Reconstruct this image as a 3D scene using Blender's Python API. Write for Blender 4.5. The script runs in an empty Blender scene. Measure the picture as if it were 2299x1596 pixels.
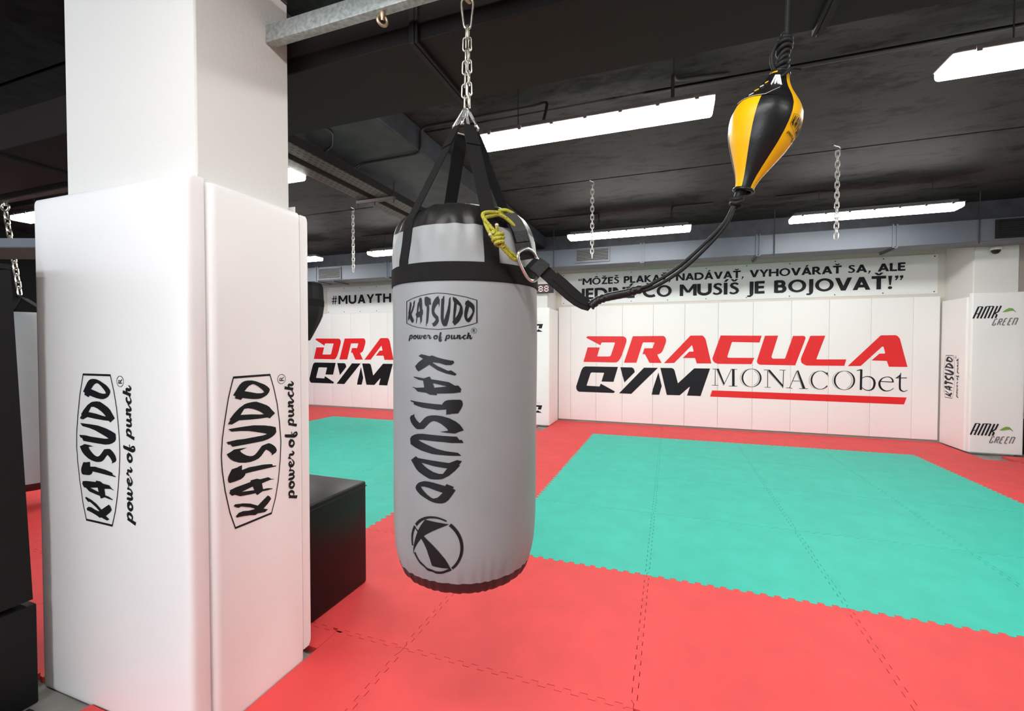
import bpy, bmesh, math, random
from mathutils import Vector, Matrix
from mathutils.geometry import tessellate_polygon
SC = bpy.context.scene
COL = SC.collection
R = math.radians
PI = math.pi
random.seed(7)

# ------------------------------------------------------------------ camera
F_PX, PITCH, ROLL, YAW, CAM_H = 1000.72, .0218037, .000983, .3415407, 1.36
_fw = Vector((-math.sin(YAW) * math.cos(PITCH), math.cos(YAW) * math.cos(PITCH), -math.sin(PITCH)))
_rt = Vector((math.cos(YAW), math.sin(YAW), 0))
_up = _rt.cross(_fw)
_x = math.cos(ROLL) * _rt + math.sin(ROLL) * _up
_y = -math.sin(ROLL) * _rt + math.cos(ROLL) * _up
cd = bpy.data.cameras.new('camera')
cd.sensor_fit = 'HORIZONTAL'; cd.sensor_width = 36.0
cd.lens = F_PX / 2299 * 36.0
cd.clip_start = .02; cd.clip_end = 60
cam = bpy.data.objects.new('camera', cd); COL.objects.link(cam)
mw = Matrix.Identity(4)
for i in range(3):
    mw[i][0] = _x[i]; mw[i][1] = _y[i]; mw[i][2] = -_fw[i]
mw[2][3] = CAM_H
cam.matrix_world = mw
SC.camera = cam

# ------------------------------------------------------------------ world, view, lamp power
wd = bpy.data.worlds.new('world'); SC.world = wd; wd.use_nodes = True
wd.node_tree.nodes['Background'].inputs[0].default_value = (.02, .022, .026, 1)
wd.node_tree.nodes['Background'].inputs[1].default_value = .3
SC.view_settings.view_transform = 'Standard'
SC.view_settings.look = 'None'
SC.view_settings.gamma = 1.0
SC.view_settings.use_curve_mapping = False
SC.view_settings.exposure = 0.0
LAMP_POWER = 38.5
ASSUMED_DAY_POWER = 8.3  # glow of the assumed window behind the camera
SC.cycles.max_bounces = 8
SC.cycles.diffuse_bounces = 6

# ------------------------------------------------------------------ materials
def mat(name, col, rough=.6, metal=0.0, noise=None, bump=None, spec=.5, coat=0.0, sheen=0.0):
    """noise = (scale, amount, detail) varies the value; bump = (scale, strength)"""
    m = bpy.data.materials.new(name); m.use_nodes = True
    nt = m.node_tree; b = nt.nodes['Principled BSDF']
    b.inputs['Base Color'].default_value = (*col, 1)
    b.inputs['Roughness'].default_value = rough
    b.inputs['Metallic'].default_value = metal
    b.inputs['Specular IOR Level'].default_value = spec
    b.inputs['Coat Weight'].default_value = coat
    b.inputs['Sheen Weight'].default_value = sheen
    tc = nt.nodes.new('ShaderNodeTexCoord')
    if noise:
        n = nt.nodes.new('ShaderNodeTexNoise'); n.inputs['Scale'].default_value = noise[0]
        n.inputs['Detail'].default_value = noise[2] if len(noise) > 2 else 6
        nt.links.new(tc.outputs['Object'], n.inputs['Vector'])
        mr = nt.nodes.new('ShaderNodeMapRange')
        mr.inputs[1].default_value = .3; mr.inputs[2].default_value = .7
        mr.inputs[3].default_value = 1 - noise[1]; mr.inputs[4].default_value = 1 + noise[1]
        nt.links.new(n.outputs['Fac'], mr.inputs[0])
        mx = nt.nodes.new('ShaderNodeVectorMath'); mx.operation = 'SCALE'
        mx.inputs[0].default_value = col
        nt.links.new(mr.outputs[0], mx.inputs['Scale'])
        nt.links.new(mx.outputs[0], b.inputs['Base Color'])
    if bump:
        n2 = nt.nodes.new('ShaderNodeTexNoise'); n2.inputs['Scale'].default_value = bump[0]
        n2.inputs['Detail'].default_value = 4
        nt.links.new(tc.outputs['Object'], n2.inputs['Vector'])
        bp = nt.nodes.new('ShaderNodeBump'); bp.inputs['Strength'].default_value = bump[1]
        bp.inputs['Distance'].default_value = .004
        nt.links.new(n2.outputs['Fac'], bp.inputs['Height'])
        nt.links.new(bp.outputs[0], b.inputs['Normal'])
    return m

def glow(name, col, strength):
    m = bpy.data.materials.new(name); m.use_nodes = True
    b = m.node_tree.nodes['Principled BSDF']
    b.inputs['Base Color'].default_value = (.9, .9, .9, 1)
    b.inputs['Emission Color'].default_value = (*col, 1)
    b.inputs['Emission Strength'].default_value = strength
    return m

def ceiling_mat():
    m = mat('ceiling_paint', (.045, .043, .043), .7, spec=.25)
    nt = m.node_tree; b = nt.nodes['Principled BSDF']
    tc = nt.nodes.new('ShaderNodeTexCoord')
    mp = nt.nodes.new('ShaderNodeMapping'); mp.inputs['Scale'].default_value = (.9, 2.0, 1)
    nt.links.new(tc.outputs['Object'], mp.inputs[0])
    n = nt.nodes.new('ShaderNodeTexNoise'); n.inputs['Scale'].default_value = 3.0; n.inputs['Detail'].default_value = 10; n.inputs['Roughness'].default_value = .74
    nt.links.new(mp.outputs[0], n.inputs[0])
    cr = nt.nodes.new('ShaderNodeValToRGB')
    cr.color_ramp.elements[0].position = .38; cr.color_ramp.elements[0].color = (.008, .007, .007, 1)
    cr.color_ramp.elements[1].position = .50; cr.color_ramp.elements[1].color = (.037, .0335, .033, 1)
    nt.links.new(n.outputs['Fac'], cr.inputs[0]); nt.links.new(cr.outputs[0], b.inputs['Base Color'])
    bp = nt.nodes.new('ShaderNodeBump'); bp.inputs['Strength'].default_value = .5; bp.inputs['Distance'].default_value = .01
    nt.links.new(n.outputs['Fac'], bp.inputs['Height']); nt.links.new(bp.outputs[0], b.inputs['Normal'])
    return m

def foam_mat(name, col):
    m = mat(name, col, .58, spec=.5)
    nt = m.node_tree; b = nt.nodes['Principled BSDF']
    tc = nt.nodes.new('ShaderNodeTexCoord')
    n = nt.nodes.new('ShaderNodeTexNoise'); n.inputs['Scale'].default_value = 5; n.inputs['Detail'].default_value = 8
    nt.links.new(tc.outputs['Object'], n.inputs[0])
    mr = nt.nodes.new('ShaderNodeMapRange'); mr.inputs[1].default_value = .3; mr.inputs[2].default_value = .7
    mr.inputs[3].default_value = .93; mr.inputs[4].default_value = 1.06
    nt.links.new(n.outputs['Fac'], mr.inputs[0])
    mx = nt.nodes.new('ShaderNodeVectorMath'); mx.operation = 'SCALE'; mx.inputs[0].default_value = col
    nt.links.new(mr.outputs[0], mx.inputs['Scale']); nt.links.new(mx.outputs[0], b.inputs['Base Color'])
    n2 = nt.nodes.new('ShaderNodeTexNoise'); n2.inputs['Scale'].default_value = 260
    nt.links.new(tc.outputs['Object'], n2.inputs[0])
    bp = nt.nodes.new('ShaderNodeBump'); bp.inputs['Strength'].default_value = .25; bp.inputs['Distance'].default_value = .002
    nt.links.new(n2.outputs['Fac'], bp.inputs['Height']); nt.links.new(bp.outputs[0], b.inputs['Normal'])
    return m

def tray_mat():
    m = mat('perforated_steel', (.10, .085, .08), .5, .3)
    nt = m.node_tree; b = nt.nodes['Principled BSDF']
    tc = nt.nodes.new('ShaderNodeTexCoord')
    mp = nt.nodes.new('ShaderNodeMapping'); mp.inputs['Rotation'].default_value = (0, 0, PI / 2)
    nt.links.new(tc.outputs['Object'], mp.inputs[0])
    br = nt.nodes.new('ShaderNodeTexBrick')
    br.inputs['Color1'].default_value = (.012, .01, .01, 1); br.inputs['Color2'].default_value = (.012, .01, .01, 1)
    br.inputs['Mortar'].default_value = (.11, .092, .086, 1)
    br.inputs['Scale'].default_value = 1.0; br.inputs['Mortar Size'].default_value = .013
    br.inputs['Mortar Smooth'].default_value = 0
    br.inputs['Brick Width'].default_value = .062; br.inputs['Row Height'].default_value = .042
    nt.links.new(mp.outputs[0], br.inputs[0]); nt.links.new(br.outputs[0], b.inputs['Base Color'])
    return m

def rope_mat():
    m = mat('yellow_rope', (.36, .36, .03), .75)
    nt = m.node_tree; b = nt.nodes['Principled BSDF']
    tc = nt.nodes.new('ShaderNodeTexCoord')
    v = nt.nodes.new('ShaderNodeTexVoronoi'); v.inputs['Scale'].default_value = 190
    nt.links.new(tc.outputs['Object'], v.inputs['Vector'])
    cr = nt.nodes.new('ShaderNodeValToRGB'); cr.color_ramp.interpolation = 'CONSTANT'
    cr.color_ramp.elements[0].color = (.22, .035, .012, 1)
    cr.color_ramp.elements[1].position = .30; cr.color_ramp.elements[1].color = (.36, .36, .03, 1)
    nt.links.new(v.outputs['Distance'], cr.inputs[0]); nt.links.new(cr.outputs[0], b.inputs['Base Color'])
    return m

M = dict(
    vinyl=mat('white_vinyl', (.90, .90, .90), .42, bump=(9, .12), spec=.4),
    vinyl2=mat('white_wall_vinyl', (.92, .915, .905), .5, bump=(5, .05), spec=.35),
    plaster=mat('white_plaster', (.76, .745, .72), .85, bump=(90, .35)),
    wall=mat('cream_wall', (.72, .68, .62), .85, bump=(60, .15)),
    dimwall=mat('grey_wall', (.72, .70, .68), .85, bump=(60, .15)),
    darkwall=mat('black_wall', (.012, .012, .014), .8, spec=.2),
    banner=mat('banner_cloth', (.86, .86, .85), .6, bump=(3, .12)),
    ceiling=ceiling_mat(),
    blackceiling=mat('rough_black_ceiling', (.006, .0055, .0055), .9, noise=(9, .5, 8), bump=(14, .8), spec=.1),
    beam=mat('dark_blue_grey_paint', (.035, .038, .047), .6, noise=(6, .35, 8), bump=(40, .2)),
    black=mat('black_paint', (.012, .012, .013), .6),
    duct=mat('grey_duct_sheet', (.10, .113, .137), .5, .15, noise=(3, .06)),
    duct_dark=mat('dark_duct_sheet', (.013, .0095, .009), .6, .0, noise=(3, .08), spec=.22),
    flange=mat('dark_flange_steel', (.02, .018, .018), .6, .0, spec=.25),
    steel=mat('galvanised_steel', (.42, .45, .44), .5, .6, noise=(60, .3, 6), bump=(140, .3)),
    darktube=mat('dark_brown_steel', (.09, .075, .072), .55, .3),
    chrome=mat('bright_steel', (.74, .73, .70), .28, .92),
    brightchain=mat('bright_zinc_chain', (.80, .79, .76), .38, .55),
    zinc=mat('zinc_chain', (.62, .60, .53), .32, 1.0),
    rust=mat('brassy_bolt_steel', (.50, .40, .28), .45, .9),
    conduit=mat('black_conduit', (.02, .018, .018), .5),
    tray=tray_mat(),
    concrete=mat('bare_concrete', (.27, .26, .24), .9, noise=(7, .3, 10), bump=(30, .4)),
    red=foam_mat('red_foam', (.77, .060, .060)),
    green=foam_mat('green_foam', (.036, .53, .41)),
    bag=mat('grey_bag_vinyl', (.29, .305, .31), .46, bump=(320, .12), spec=.4, noise=(5, .04)),
    bagblack=mat('black_bag_vinyl', (.012, .0115, .0115), .42, bump=(60, .2), spec=.35),
    bagbase=mat('dark_bag_base', (.03, .012, .012), .5, bump=(80, .3)),
    web=mat('black_webbing', (.014, .0135, .0135), .85, bump=(420, .5), spec=.12),
    print=mat('black_print', (.011, .0115, .013), .45, spec=.2),
    navy=mat('navy_print', (.014, .0145, .020), .5, spec=.2),
    redprint=mat('red_print', (.82, .018, .022), .42),
    greyprint=mat('grey_print', (.52, .50, .48), .5),
    dgrey=mat('dark_grey_print', (.20, .20, .205), .5),
    leaf=mat('green_print', (.20, .42, .06), .5),
    leather=mat('black_leather', (.009, .009, .0095), .36, bump=(120, .12), spec=.35),
    yellow=mat('yellow_leather', (.88, .47, .002), .38, bump=(150, .12), spec=.3),
    stitch=mat('pale_stitch', (.55, .53, .45), .7),
    white=mat('white_lace', (.80, .78, .78), .8),
    cord=mat('black_elastic_cord', (.008, .008, .0085), .55, bump=(300, .3), spec=.3),
    rope=rope_mat(),
    boxblack=mat('black_box_vinyl', (.0045, .0035, .0035), .36, bump=(5, .25), spec=.28),
    board=mat('black_board', (.008, .008, .0085), .6, bump=(30, .1), spec=.25),
    wood=mat('pale_wood', (.55, .40, .24), .6, noise=(12, .15)),
    lamp=glow('lamp_diffuser', (1, .985, .955), LAMP_POWER),
    assumed_daylight=glow('assumed_daylight_pane', (.86, .93, 1.0), ASSUMED_DAY_POWER),
    housing=mat('lamp_housing', (.13, .12, .115), .5),
    clockbody=mat('clock_case', (.02, .02, .022), .4),
    clockface=mat('clock_window', (.09, .012, .018), .25),
    digit=glow('clock_digit', (.9, .62, .55), .35),
    grille=mat('grille_blade', (.40, .40, .40), .5, .2),
    dark=mat('dark_gap', (.008, .008, .009), .8),
    dome=mat('smoked_dome', (.01, .01, .011), .15),
    cream=mat('white_camera_base', (.75, .74, .72), .5),
)

# ------------------------------------------------------------------ object helpers
ORG = {}
def tag(o, label=None, cat=None, group=None, kind=None):
    if label: o['label'] = label
    if cat: o['category'] = cat
    if group: o['group'] = group
    if kind: o['kind'] = kind
    return o

def thing(name, label, cat, loc=(0, 0, 0), group=None):
    o = bpy.data.objects.new(name, None); COL.objects.link(o)
    o.location = loc; o.empty_display_size = .05
    ORG[o.name] = Vector(loc)
    return tag(o, label, cat, group)

class MB:
    def __init__(self):
        self.v = []; self.f = []
    def add(self, vs, fs):
        b = len(self.v); self.v += [tuple(p) for p in vs]; self.f += [tuple(i + b for i in f) for f in fs]
        return self
    def quad(self, a, b, c, d):
        return self.add([a, b, c, d], [(0, 1, 2, 3)])
    def box(self, x0, x1, y0, y1, z0, z1, bev=0, seg=2):
        if bev <= 0:
            vs = [(x0, y0, z0), (x1, y0, z0), (x1, y1, z0), (x0, y1, z0), (x0, y0, z1), (x1, y0, z1), (x1, y1, z1), (x0, y1, z1)]
            return self.add(vs, [(0, 3, 2, 1), (4, 5, 6, 7), (0, 1, 5, 4), (1, 2, 6, 5), (2, 3, 7, 6), (3, 0, 4, 7)])
        bm = bmesh.new(); bmesh.ops.create_cube(bm, size=1)
        for v in bm.verts:
            v.co = Vector(((x0 + x1) / 2 + v.co.x * (x1 - x0), (y0 + y1) / 2 + v.co.y * (y1 - y0), (z0 + z1) / 2 + v.co.z * (z1 - z0)))
        bmesh.ops.bevel(bm, geom=bm.edges[:], offset=bev, segments=seg, profile=.5, affect='EDGES')
        bm.verts.index_update()
        self.add([v.co[:] for v in bm.verts], [[v.index for v in f.verts] for f in bm.faces]); bm.free()
        return self
    def tube(self, pts, r, n=8, closed=False, cap=True):
        if n == 8: n = 10
        P = [Vector(p) for p in pts]; k = len(P)
        rs = r if isinstance(r, (list, tuple)) else [r] * k
        T = []
        for i in range(k):
            a = P[(i - 1) % k] if (closed or i > 0) else P[i]
            b = P[(i + 1) % k] if (closed or i < k - 1) else P[i]
            t = b - a
            T.append(t.normalized() if t.length > 1e-9 else Vector((0, 0, 1)))
        u = T[0].orthogonal().normalized(); vs = []
        for i in range(k):
            u = (u - T[i] * u.dot(T[i]))
            u = u.normalized() if u.length > 1e-6 else T[i].orthogonal().normalized()
            w = T[i].cross(u)
            for j in range(n):
                a = 2 * PI * j / n
                vs.append(P[i] + rs[i] * (math.cos(a) * u + math.sin(a) * w))
        fs = []
        for i in range(k if closed else k - 1):
            o1, o2 = i * n, ((i + 1) % k) * n
            # closed loops: match the start of the last ring to the first
            sh = 0
            if closed and i == k - 1:
                best = 1e9
                for s in range(n):
                    d = sum((vs[o1 + j] - vs[(j + s) % n]).length for j in range(n))
                    if d < best: best, sh = d, s
            for j in range(n):
                fs.append((o1 + j, o1 + (j + 1) % n, o2 + (j + 1 + sh) % n, o2 + (j + sh) % n))
        if cap and not closed:
            fs.append(tuple(range(n - 1, -1, -1))); fs.append(tuple((k - 1) * n + j for j in range(n)))
        return self.add(vs, fs)
    def lathe(self, prof, n, c, fr=None, a0=0, a1=2 * PI):
        """prof [(r,z)]; fr(angle, z, r) -> r"""
        full = abs(a1 - a0 - 2 * PI) < 1e-6
        m = n if full else n + 1
        vs = []
        for (r, z) in prof:
            for j in range(m):
                a = a0 + (a1 - a0) * j / n
                rr = fr(a, z, r) if fr else r
                vs.append((c[0] + rr * math.cos(a), c[1] + rr * math.sin(a), c[2] + z))
        fs = []
        for i in range(len(prof) - 1):
            for j in range(n):
                j2 = (j + 1) % m
                fs.append((i * m + j, i * m + j2, (i + 1) * m + j2, (i + 1) * m + j))
        return self.add(vs, fs)
    def strip(self, pts, side, w, t):
        """flat webbing: centre line pts, side directions, width, thickness"""
        P = [Vector(p) for p in pts]; vs = []
        k = len(P)
        S = [Vector(s).normalized() for s in side] if isinstance(side[0], (tuple, list, Vector)) else [Vector(side).normalized()] * k
        W = w if isinstance(w, (list, tuple)) else [w] * k
        for i in range(k):
            tn = (P[min(i + 1, k - 1)] - P[max(i - 1, 0)]).normalized()
            nr = tn.cross(S[i]).normalized()
            for a, b in ((-1, -1), (1, -1), (1, 1), (-1, 1)):
                vs.append(P[i] + S[i] * (a * W[i] / 2) + nr * (b * t / 2))
        fs = []
        for i in range(k - 1):
            for j in range(4):
                fs.append((i * 4 + j, i * 4 + (j + 1) % 4, (i + 1) * 4 + (j + 1) % 4, (i + 1) * 4 + j))
        fs.append((3, 2, 1, 0)); fs.append(tuple((k - 1) * 4 + j for j in range(4)))
        return self.add(vs, fs)
    def build(self, name, m, parent=None, loc=(0, 0, 0), smooth=True, angle=38, label=None):
        off = ORG[parent.name] if parent is not None else Vector(loc)
        me = bpy.data.meshes.new(name)
        me.from_pydata([tuple(Vector(p) - off) for p in self.v], [], self.f)
        me.validate(); me.update()
        ms = m if isinstance(m, (list, tuple)) else [m]
        for q in ms: me.materials.append(q)
        if smooth:
            me.polygons.foreach_set('use_smooth', [True] * len(me.polygons))
            me.set_sharp_from_angle(angle=R(angle))
        o = bpy.data.objects.new(name, me); COL.objects.link(o)
        if parent is not None:
            o.parent = parent
            ORG[o.name] = off
        else:
            o.location = loc; ORG[o.name] = Vector(loc)
        if label: o['label'] = label
        return o

def structure(name, mb, m, **k):
    o = mb.build(name, m, **k); o['kind'] = 'structure'; return o

def bez(pts, n=8, closed=False):
    """Catmull-Rom through pts"""
    P = [Vector(p) for p in pts]; k = len(P); out = []
    rng = range(k if closed else k - 1)
    for i in rng:
        g = (lambda q: P[q % k]) if closed else (lambda q: P[max(0, min(k - 1, q))])
        p0, p1, p2, p3 = g(i - 1), g(i), g(i + 1), g(i + 2)
        for s in range(n):
            t = s / n
            out.append(.5 * ((2 * p1) + (p2 - p0) * t + (2 * p0 - 5 * p1 + 4 * p2 - p3) * t * t + (3 * p1 - p0 - 3 * p2 + p3) * t ** 3))
    if not closed: out.append(P[-1])
    return out

# ------------------------------------------------------------------ printed shapes: 2-D polygons cut up and laid on a surface
def ribbon(pts, w):
    k = len(pts); W = w if isinstance(w, (list, tuple)) else [w] * k
    L, Rr = [], []
    for i in range(k):
        a, b = pts[max(i - 1, 0)], pts[min(i + 1, k - 1)]
        if k > 2 and abs(pts[0][0] - pts[-1][0]) + abs(pts[0][1] - pts[-1][1]) < 1e-6 and i in (0, k - 1):
            a, b = pts[-2], pts[1]
        dx, dy = b[0] - a[0], b[1] - a[1]; d = math.hypot(dx, dy) or 1
        nx, ny = -dy / d * W[i] / 2, dx / d * W[i] / 2
        L.append((pts[i][0] + nx, pts[i][1] + ny)); Rr.append((pts[i][0] - nx, pts[i][1] - ny))
    return [[[L[i], L[i + 1], Rr[i + 1], Rr[i]]] for i in range(k - 1)]

def tris(polys):
    out = []
    for contours in polys:
        flat = [p for c in contours for p in c]
        for t in tessellate_polygon([[Vector((p[0], p[1], 0)) for p in c] for c in contours]):
            out.append([flat[i] for i in t])
    return out

def clip(ts, ax, lo, hi):
    out = []
    for t in ts:
        p = t
        for lim, sg in ((lo, 1), (hi, -1)):
            if lim is None or not p: continue
            q = []
            for i in range(len(p)):
                a, b = p[i], p[(i + 1) % len(p)]
                da, db = sg * (a[ax] - lim), sg * (b[ax] - lim)
                if da >= 0: q.append(a)
                if (da > 0) != (db > 0) and abs(da - db) > 1e-12:
                    s = da / (da - db); q.append((a[0] + (b[0] - a[0]) * s, a[1] + (b[1] - a[1]) * s))
            p = q
        if len(p) >= 3: out.append(p)
    return out

def lay(polys, fmap, cut=None, cutv=None, lo=None, hi=None):
    """polygons -> mesh builder; cut = slice width so that the print follows a curved surface"""
    mb = MB()
    for k, pg in enumerate(polys):
        ts = tris([pg])
        if lo is not None or hi is not None: ts = clip(ts, 0, lo, hi)
        for ax, c in ((0, cut), (1, cutv)):
            if c and ts:
                a = min(p[ax] for t in ts for p in t); b = max(p[ax] for t in ts for p in t)
                n = max(1, math.ceil((b - a) / c)); o2 = []
                for i in range(n): o2 += clip(ts, ax, a + (b - a) * i / n, a + (b - a) * (i + 1) / n)
                ts = o2
        for p in ts:
            q = [Vector(fmap(*x)) for x in p]
            nr = (q[1] - q[0]).cross(q[2] - q[0])
            if nr.length > 1e-12: nr.normalize()
            mb.add([v + nr * ((k % 6) * .00006) for v in q], [tuple(range(len(q)))])   # overlapping pen strokes never share a plane
    return mb

KAT = {"O":[[[0.4664,0.0363],[0.4646,0.0029],[0.4565,-0.0284],[0.4401,-0.0697],[0.4271,-0.1005],[0.4113,-0.1232],[0.397,-0.1381],[0.3856,-0.1404],[0.3689,-0.1322],[0.3535,-0.1163],[0.3426,-0.0928],[0.3349,-0.0666],[0.3338,-0.0404],[0.3373,-0.0037],[0.3442,0.0332],[0.3537,0.0746],[0.3411,0.0858],[0.3573,0.1308],[0.3688,0.1239],[0.3783,0.1421],[0.4137,0.117],[0.4413,0.0972],[0.457,0.0778],[0.4642,0.0588]],[[0.4391,-0.0016],[0.4362,-0.0173],[0.422,-0.0431],[0.4029,-0.0686],[0.387,-0.0863],[0.3741,-0.0947],[0.3704,-0.0677],[0.3744,-0.0312],[0.3867,0.0159],[0.397,0.0593],[0.416,0.0416],[0.4299,0.0252]]],"D":[[[0.3177,0.0022],[0.3167,-0.0294],[0.3003,-0.0708],[0.2823,-0.1117],[0.2669,-0.1344],[0.2417,-0.1566],[0.2152,-0.1813],[0.1846,-0.1355],[0.1942,-0.1194],[0.1953,-0.0624],[0.1994,0.0111],[0.2079,0.1019],[0.1888,0.1515],[0.196,0.182],[0.2199,0.1625],[0.2229,0.1701],[0.2569,0.1384],[0.2892,0.0993],[0.3095,0.061],[0.3144,0.0395]],[[0.2781,0.062],[0.2794,0.0352],[0.2704,-0.0017],[0.2524,-0.0432],[0.2371,-0.0689],[0.221,-0.0892],[0.2247,-0.0529],[0.2347,0.01],[0.2424,0.09]]],"U":[[[0.1634,0.1787],[0.1621,0.1034],[0.1602,0.0496],[0.1571,-0.0088],[0.1423,-0.092],[0.129,-0.1432],[0.1138,-0.186],[0.0779,-0.1901],[0.0622,-0.1769],[0.0488,-0.1511],[0.0398,-0.12],[0.035,-0.0785],[0.0371,0.0055],[0.04,0.0802],[0.0433,0.1507],[0.0628,0.1654],[0.0634,0.1803],[0.0825,0.1923],[0.083,0.1194],[0.0781,0.0682],[0.0756,-0.0169],[0.0744,-0.0796],[0.0781,-0.1134],[0.0874,-0.0904],[0.1038,-0.0387],[0.1231,0.0241],[0.1346,0.0826],[0.1435,0.1573]]],"S":[[[0.0235,0.1404],[0.0204,0.0916],[0.0149,0.0434],[0.0064,0.0964],[-0.0053,0.0897],[-0.0193,0.074],[-0.0359,0.0503],[-0.0473,0.024],[-0.0505,0.0028],[-0.0449,-0.0158],[-0.0306,-0.0347],[-0.0088,-0.0563],[0.0039,-0.0697],[0.0085,-0.0984],[0.0106,-0.1243],[0.0045,-0.1395],[-0.0102,-0.1621],[-0.03,-0.1819],[-0.0537,-0.1929],[-0.0693,-0.1833],[-0.0843,-0.1447],[-0.0739,-0.1501],[-0.0644,-0.1452],[-0.0461,-0.1278],[-0.03,-0.1025],[-0.043,-0.0866],[-0.0648,-0.0651],[-0.0784,-0.0438],[-0.0855,-0.012],[-0.0873,0.0199],[-0.0826,0.0625],[-0.0711,0.1053],[-0.0521,0.1428],[-0.0336,0.1669],[-0.0175,0.1801],[0.0041,0.1927],[0.0127,0.1654]]],"T":[[[-0.1013,0.1581],[-0.0991,0.1143],[-0.0965,0.1115],[-0.093,0.0844],[-0.1254,0.0854],[-0.1204,0.0316],[-0.1249,-0.0108],[-0.1303,-0.0788],[-0.138,-0.12],[-0.1449,-0.1516],[-0.1577,-0.1553],[-0.1637,-0.1857],[-0.17,-0.182],[-0.1672,-0.1499],[-0.1638,-0.0934],[-0.1586,-0.0097],[-0.1552,0.0594],[-0.1639,0.0624],[-0.1771,0.0762],[-0.1839,0.0926],[-0.1869,0.1308],[-0.1867,0.1735],[-0.179,0.1826],[-0.1623,0.1876],[-0.1448,0.1843],[-0.1231,0.1725]]],"A":[[[-0.2332,0.175],[-0.2271,0.132],[-0.2249,0.0777],[-0.2228,0.0251],[-0.2124,0.0227],[-0.2143,-0.0239],[-0.2258,-0.0524],[-0.2296,-0.1173],[-0.2494,-0.1435],[-0.2558,-0.1668],[-0.2578,-0.1576],[-0.2529,-0.1321],[-0.2585,-0.0656],[-0.3011,-0.0737],[-0.3053,-0.1099],[-0.3202,-0.1532],[-0.324,-0.1495],[-0.3204,-0.1095],[-0.315,-0.0691],[-0.3281,-0.0284],[-0.3239,-0.0216],[-0.3118,-0.0157],[-0.3053,0.0373],[-0.2955,0.1016],[-0.274,0.139],[-0.2745,0.1598],[-0.2508,0.1794],[-0.2434,0.1737]],[[-0.2693,0.0899],[-0.259,0.0066],[-0.2872,-0.0032],[-0.2798,0.0365]]],"K":[[[-0.3364,0.1399],[-0.3495,0.0816],[-0.3686,0.0285],[-0.3868,-0.0028],[-0.4021,-0.0288],[-0.3784,-0.0714],[-0.3575,-0.111],[-0.3714,-0.1286],[-0.3777,-0.131],[-0.39,-0.1394],[-0.4151,-0.1119],[-0.4382,-0.0749],[-0.4563,-0.1107],[-0.4675,-0.087],[-0.4612,-0.0533],[-0.4552,-0.0272],[-0.4604,-0.0085],[-0.4469,0.0309],[-0.437,0.0736],[-0.4288,0.1166],[-0.4295,0.1276],[-0.4158,0.1353],[-0.4014,0.1158],[-0.4008,0.0832],[-0.4125,0.0406],[-0.4176,0.0008],[-0.4136,-0.0047],[-0.3941,0.0293],[-0.3783,0.0663],[-0.3649,0.0972],[-0.3687,0.1147],[-0.3587,0.1308],[-0.3454,0.1495]]]}
FRAME = [(.4994, .138), (.5, -.142), (.3934, -.176), (.2833, -.201), (.1405, -.2196), (.0, -.2286), (-.1405, -.2196), (-.2833, -.201), (-.3934, -.176), (-.5, -.138), (-.4987, .138), (-.3811, .1754), (-.2295, .2064), (-.0933, .2242), (0, .2286), (.1122, .2202), (.2161, .2029), (.3607, .1761)]
LETTERS = [KAT[c] for c in 'KATSUDO']
def frame_poly():
    P = []
    P += ribbon(FRAME[1:10], .0075) + ribbon(FRAME[10:] + FRAME[:1], .0075)
    P += ribbon([(.4935, .1385), (.494, -.1425)], .014) + ribbon([(-.494, -.1405), (-.4925, .142)], .014)
    return P
# script lettering in units of the x-height
SG = {
 'p': (1.15, [([(.33, 1.05), (.12, .2), (-.08, -.62)], [.24, .26, .30]), ([(.26, .55), (.5, .98), (.82, .92), (.84, .5), (.6, .08), (.28, .12)], [.1, .16, .26, .26, .18, .1])]),
 'o': (1.02, [([(.62, .98), (.3, .85), (.12, .4), (.3, .02), (.62, .08), (.82, .5), (.72, .92), (.5, .75), (.72, .6), (1.02, .75)], [.14, .2, .28, .2, .16, .24, .2, .12, .1, .08])]),
 'w': (1.55, [([(.1, .9), (.22, .98), (.18, .4), (.3, .02), (.58, .25), (.76, .95), (.7, .3), (.85, .02), (1.15, .3), (1.25, .95), (1.3, .72), (1.58, .8)], [.1, .22, .28, .2, .12, .26, .26, .18, .12, .2, .1, .08])]),
 'e': (.92, [([(.12, .42), (.5, .55), (.7, .8), (.5, .98), (.22, .75), (.14, .35), (.35, .02), (.65, .1), (.95, .45)], [.08, .1, .16, .16, .24, .28, .2, .12, .07])]),
 'r': (1.0, [([(.1, .5), (.3, 1.05), (.36, .8), (.66, .85), (.56, .3), (.7, .02), (1.02, .35)], [.08, .2, .12, .14, .26, .2, .07])]),
 'f': (.85, [([(.62, 1.55), (.48, 1.6), (.36, .8), (.22, -.2), (.36, -.62), (.62, -.45), (.55, .0), (.4, .3), (.8, .5)], [.2, .28, .3, .3, .2, .18, .14, .1, .08])]),
 'u': (1.3, [([(.08, .75), (.26, .98), (.18, .4), (.3, .02), (.62, .2), (.86, .98), (.78, .35), (.92, .02), (1.3, .4)], [.08, .22, .28, .2, .12, .26, .26, .2, .07])]),
 'n': (1.4, [([(.08, .8), (.28, .98), (.14, .02)], [.08, .22, .28]), ([(.2, .35), (.5, .9), (.74, .9), (.68, .35), (.84, .02), (1.4, .7)], [.08, .14, .26, .28, .2, .07])]),
 'c': (.9, [([(.66, .78), (.6, .98), (.3, .85), (.12, .4), (.3, .02), (.6, .08), (.95, .4)], [.26, .18, .22, .28, .2, .12, .07])]),
 'h': (1.3, [([(.46, 1.72), (.3, .9), (.14, .02)], [.3, .28, .28]), ([(.24, .4), (.52, .9), (.78, .88), (.72, .35), (.9, .02), (1.25, .45)], [.08, .14, .26, .28, .2, .07])]),
}
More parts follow.
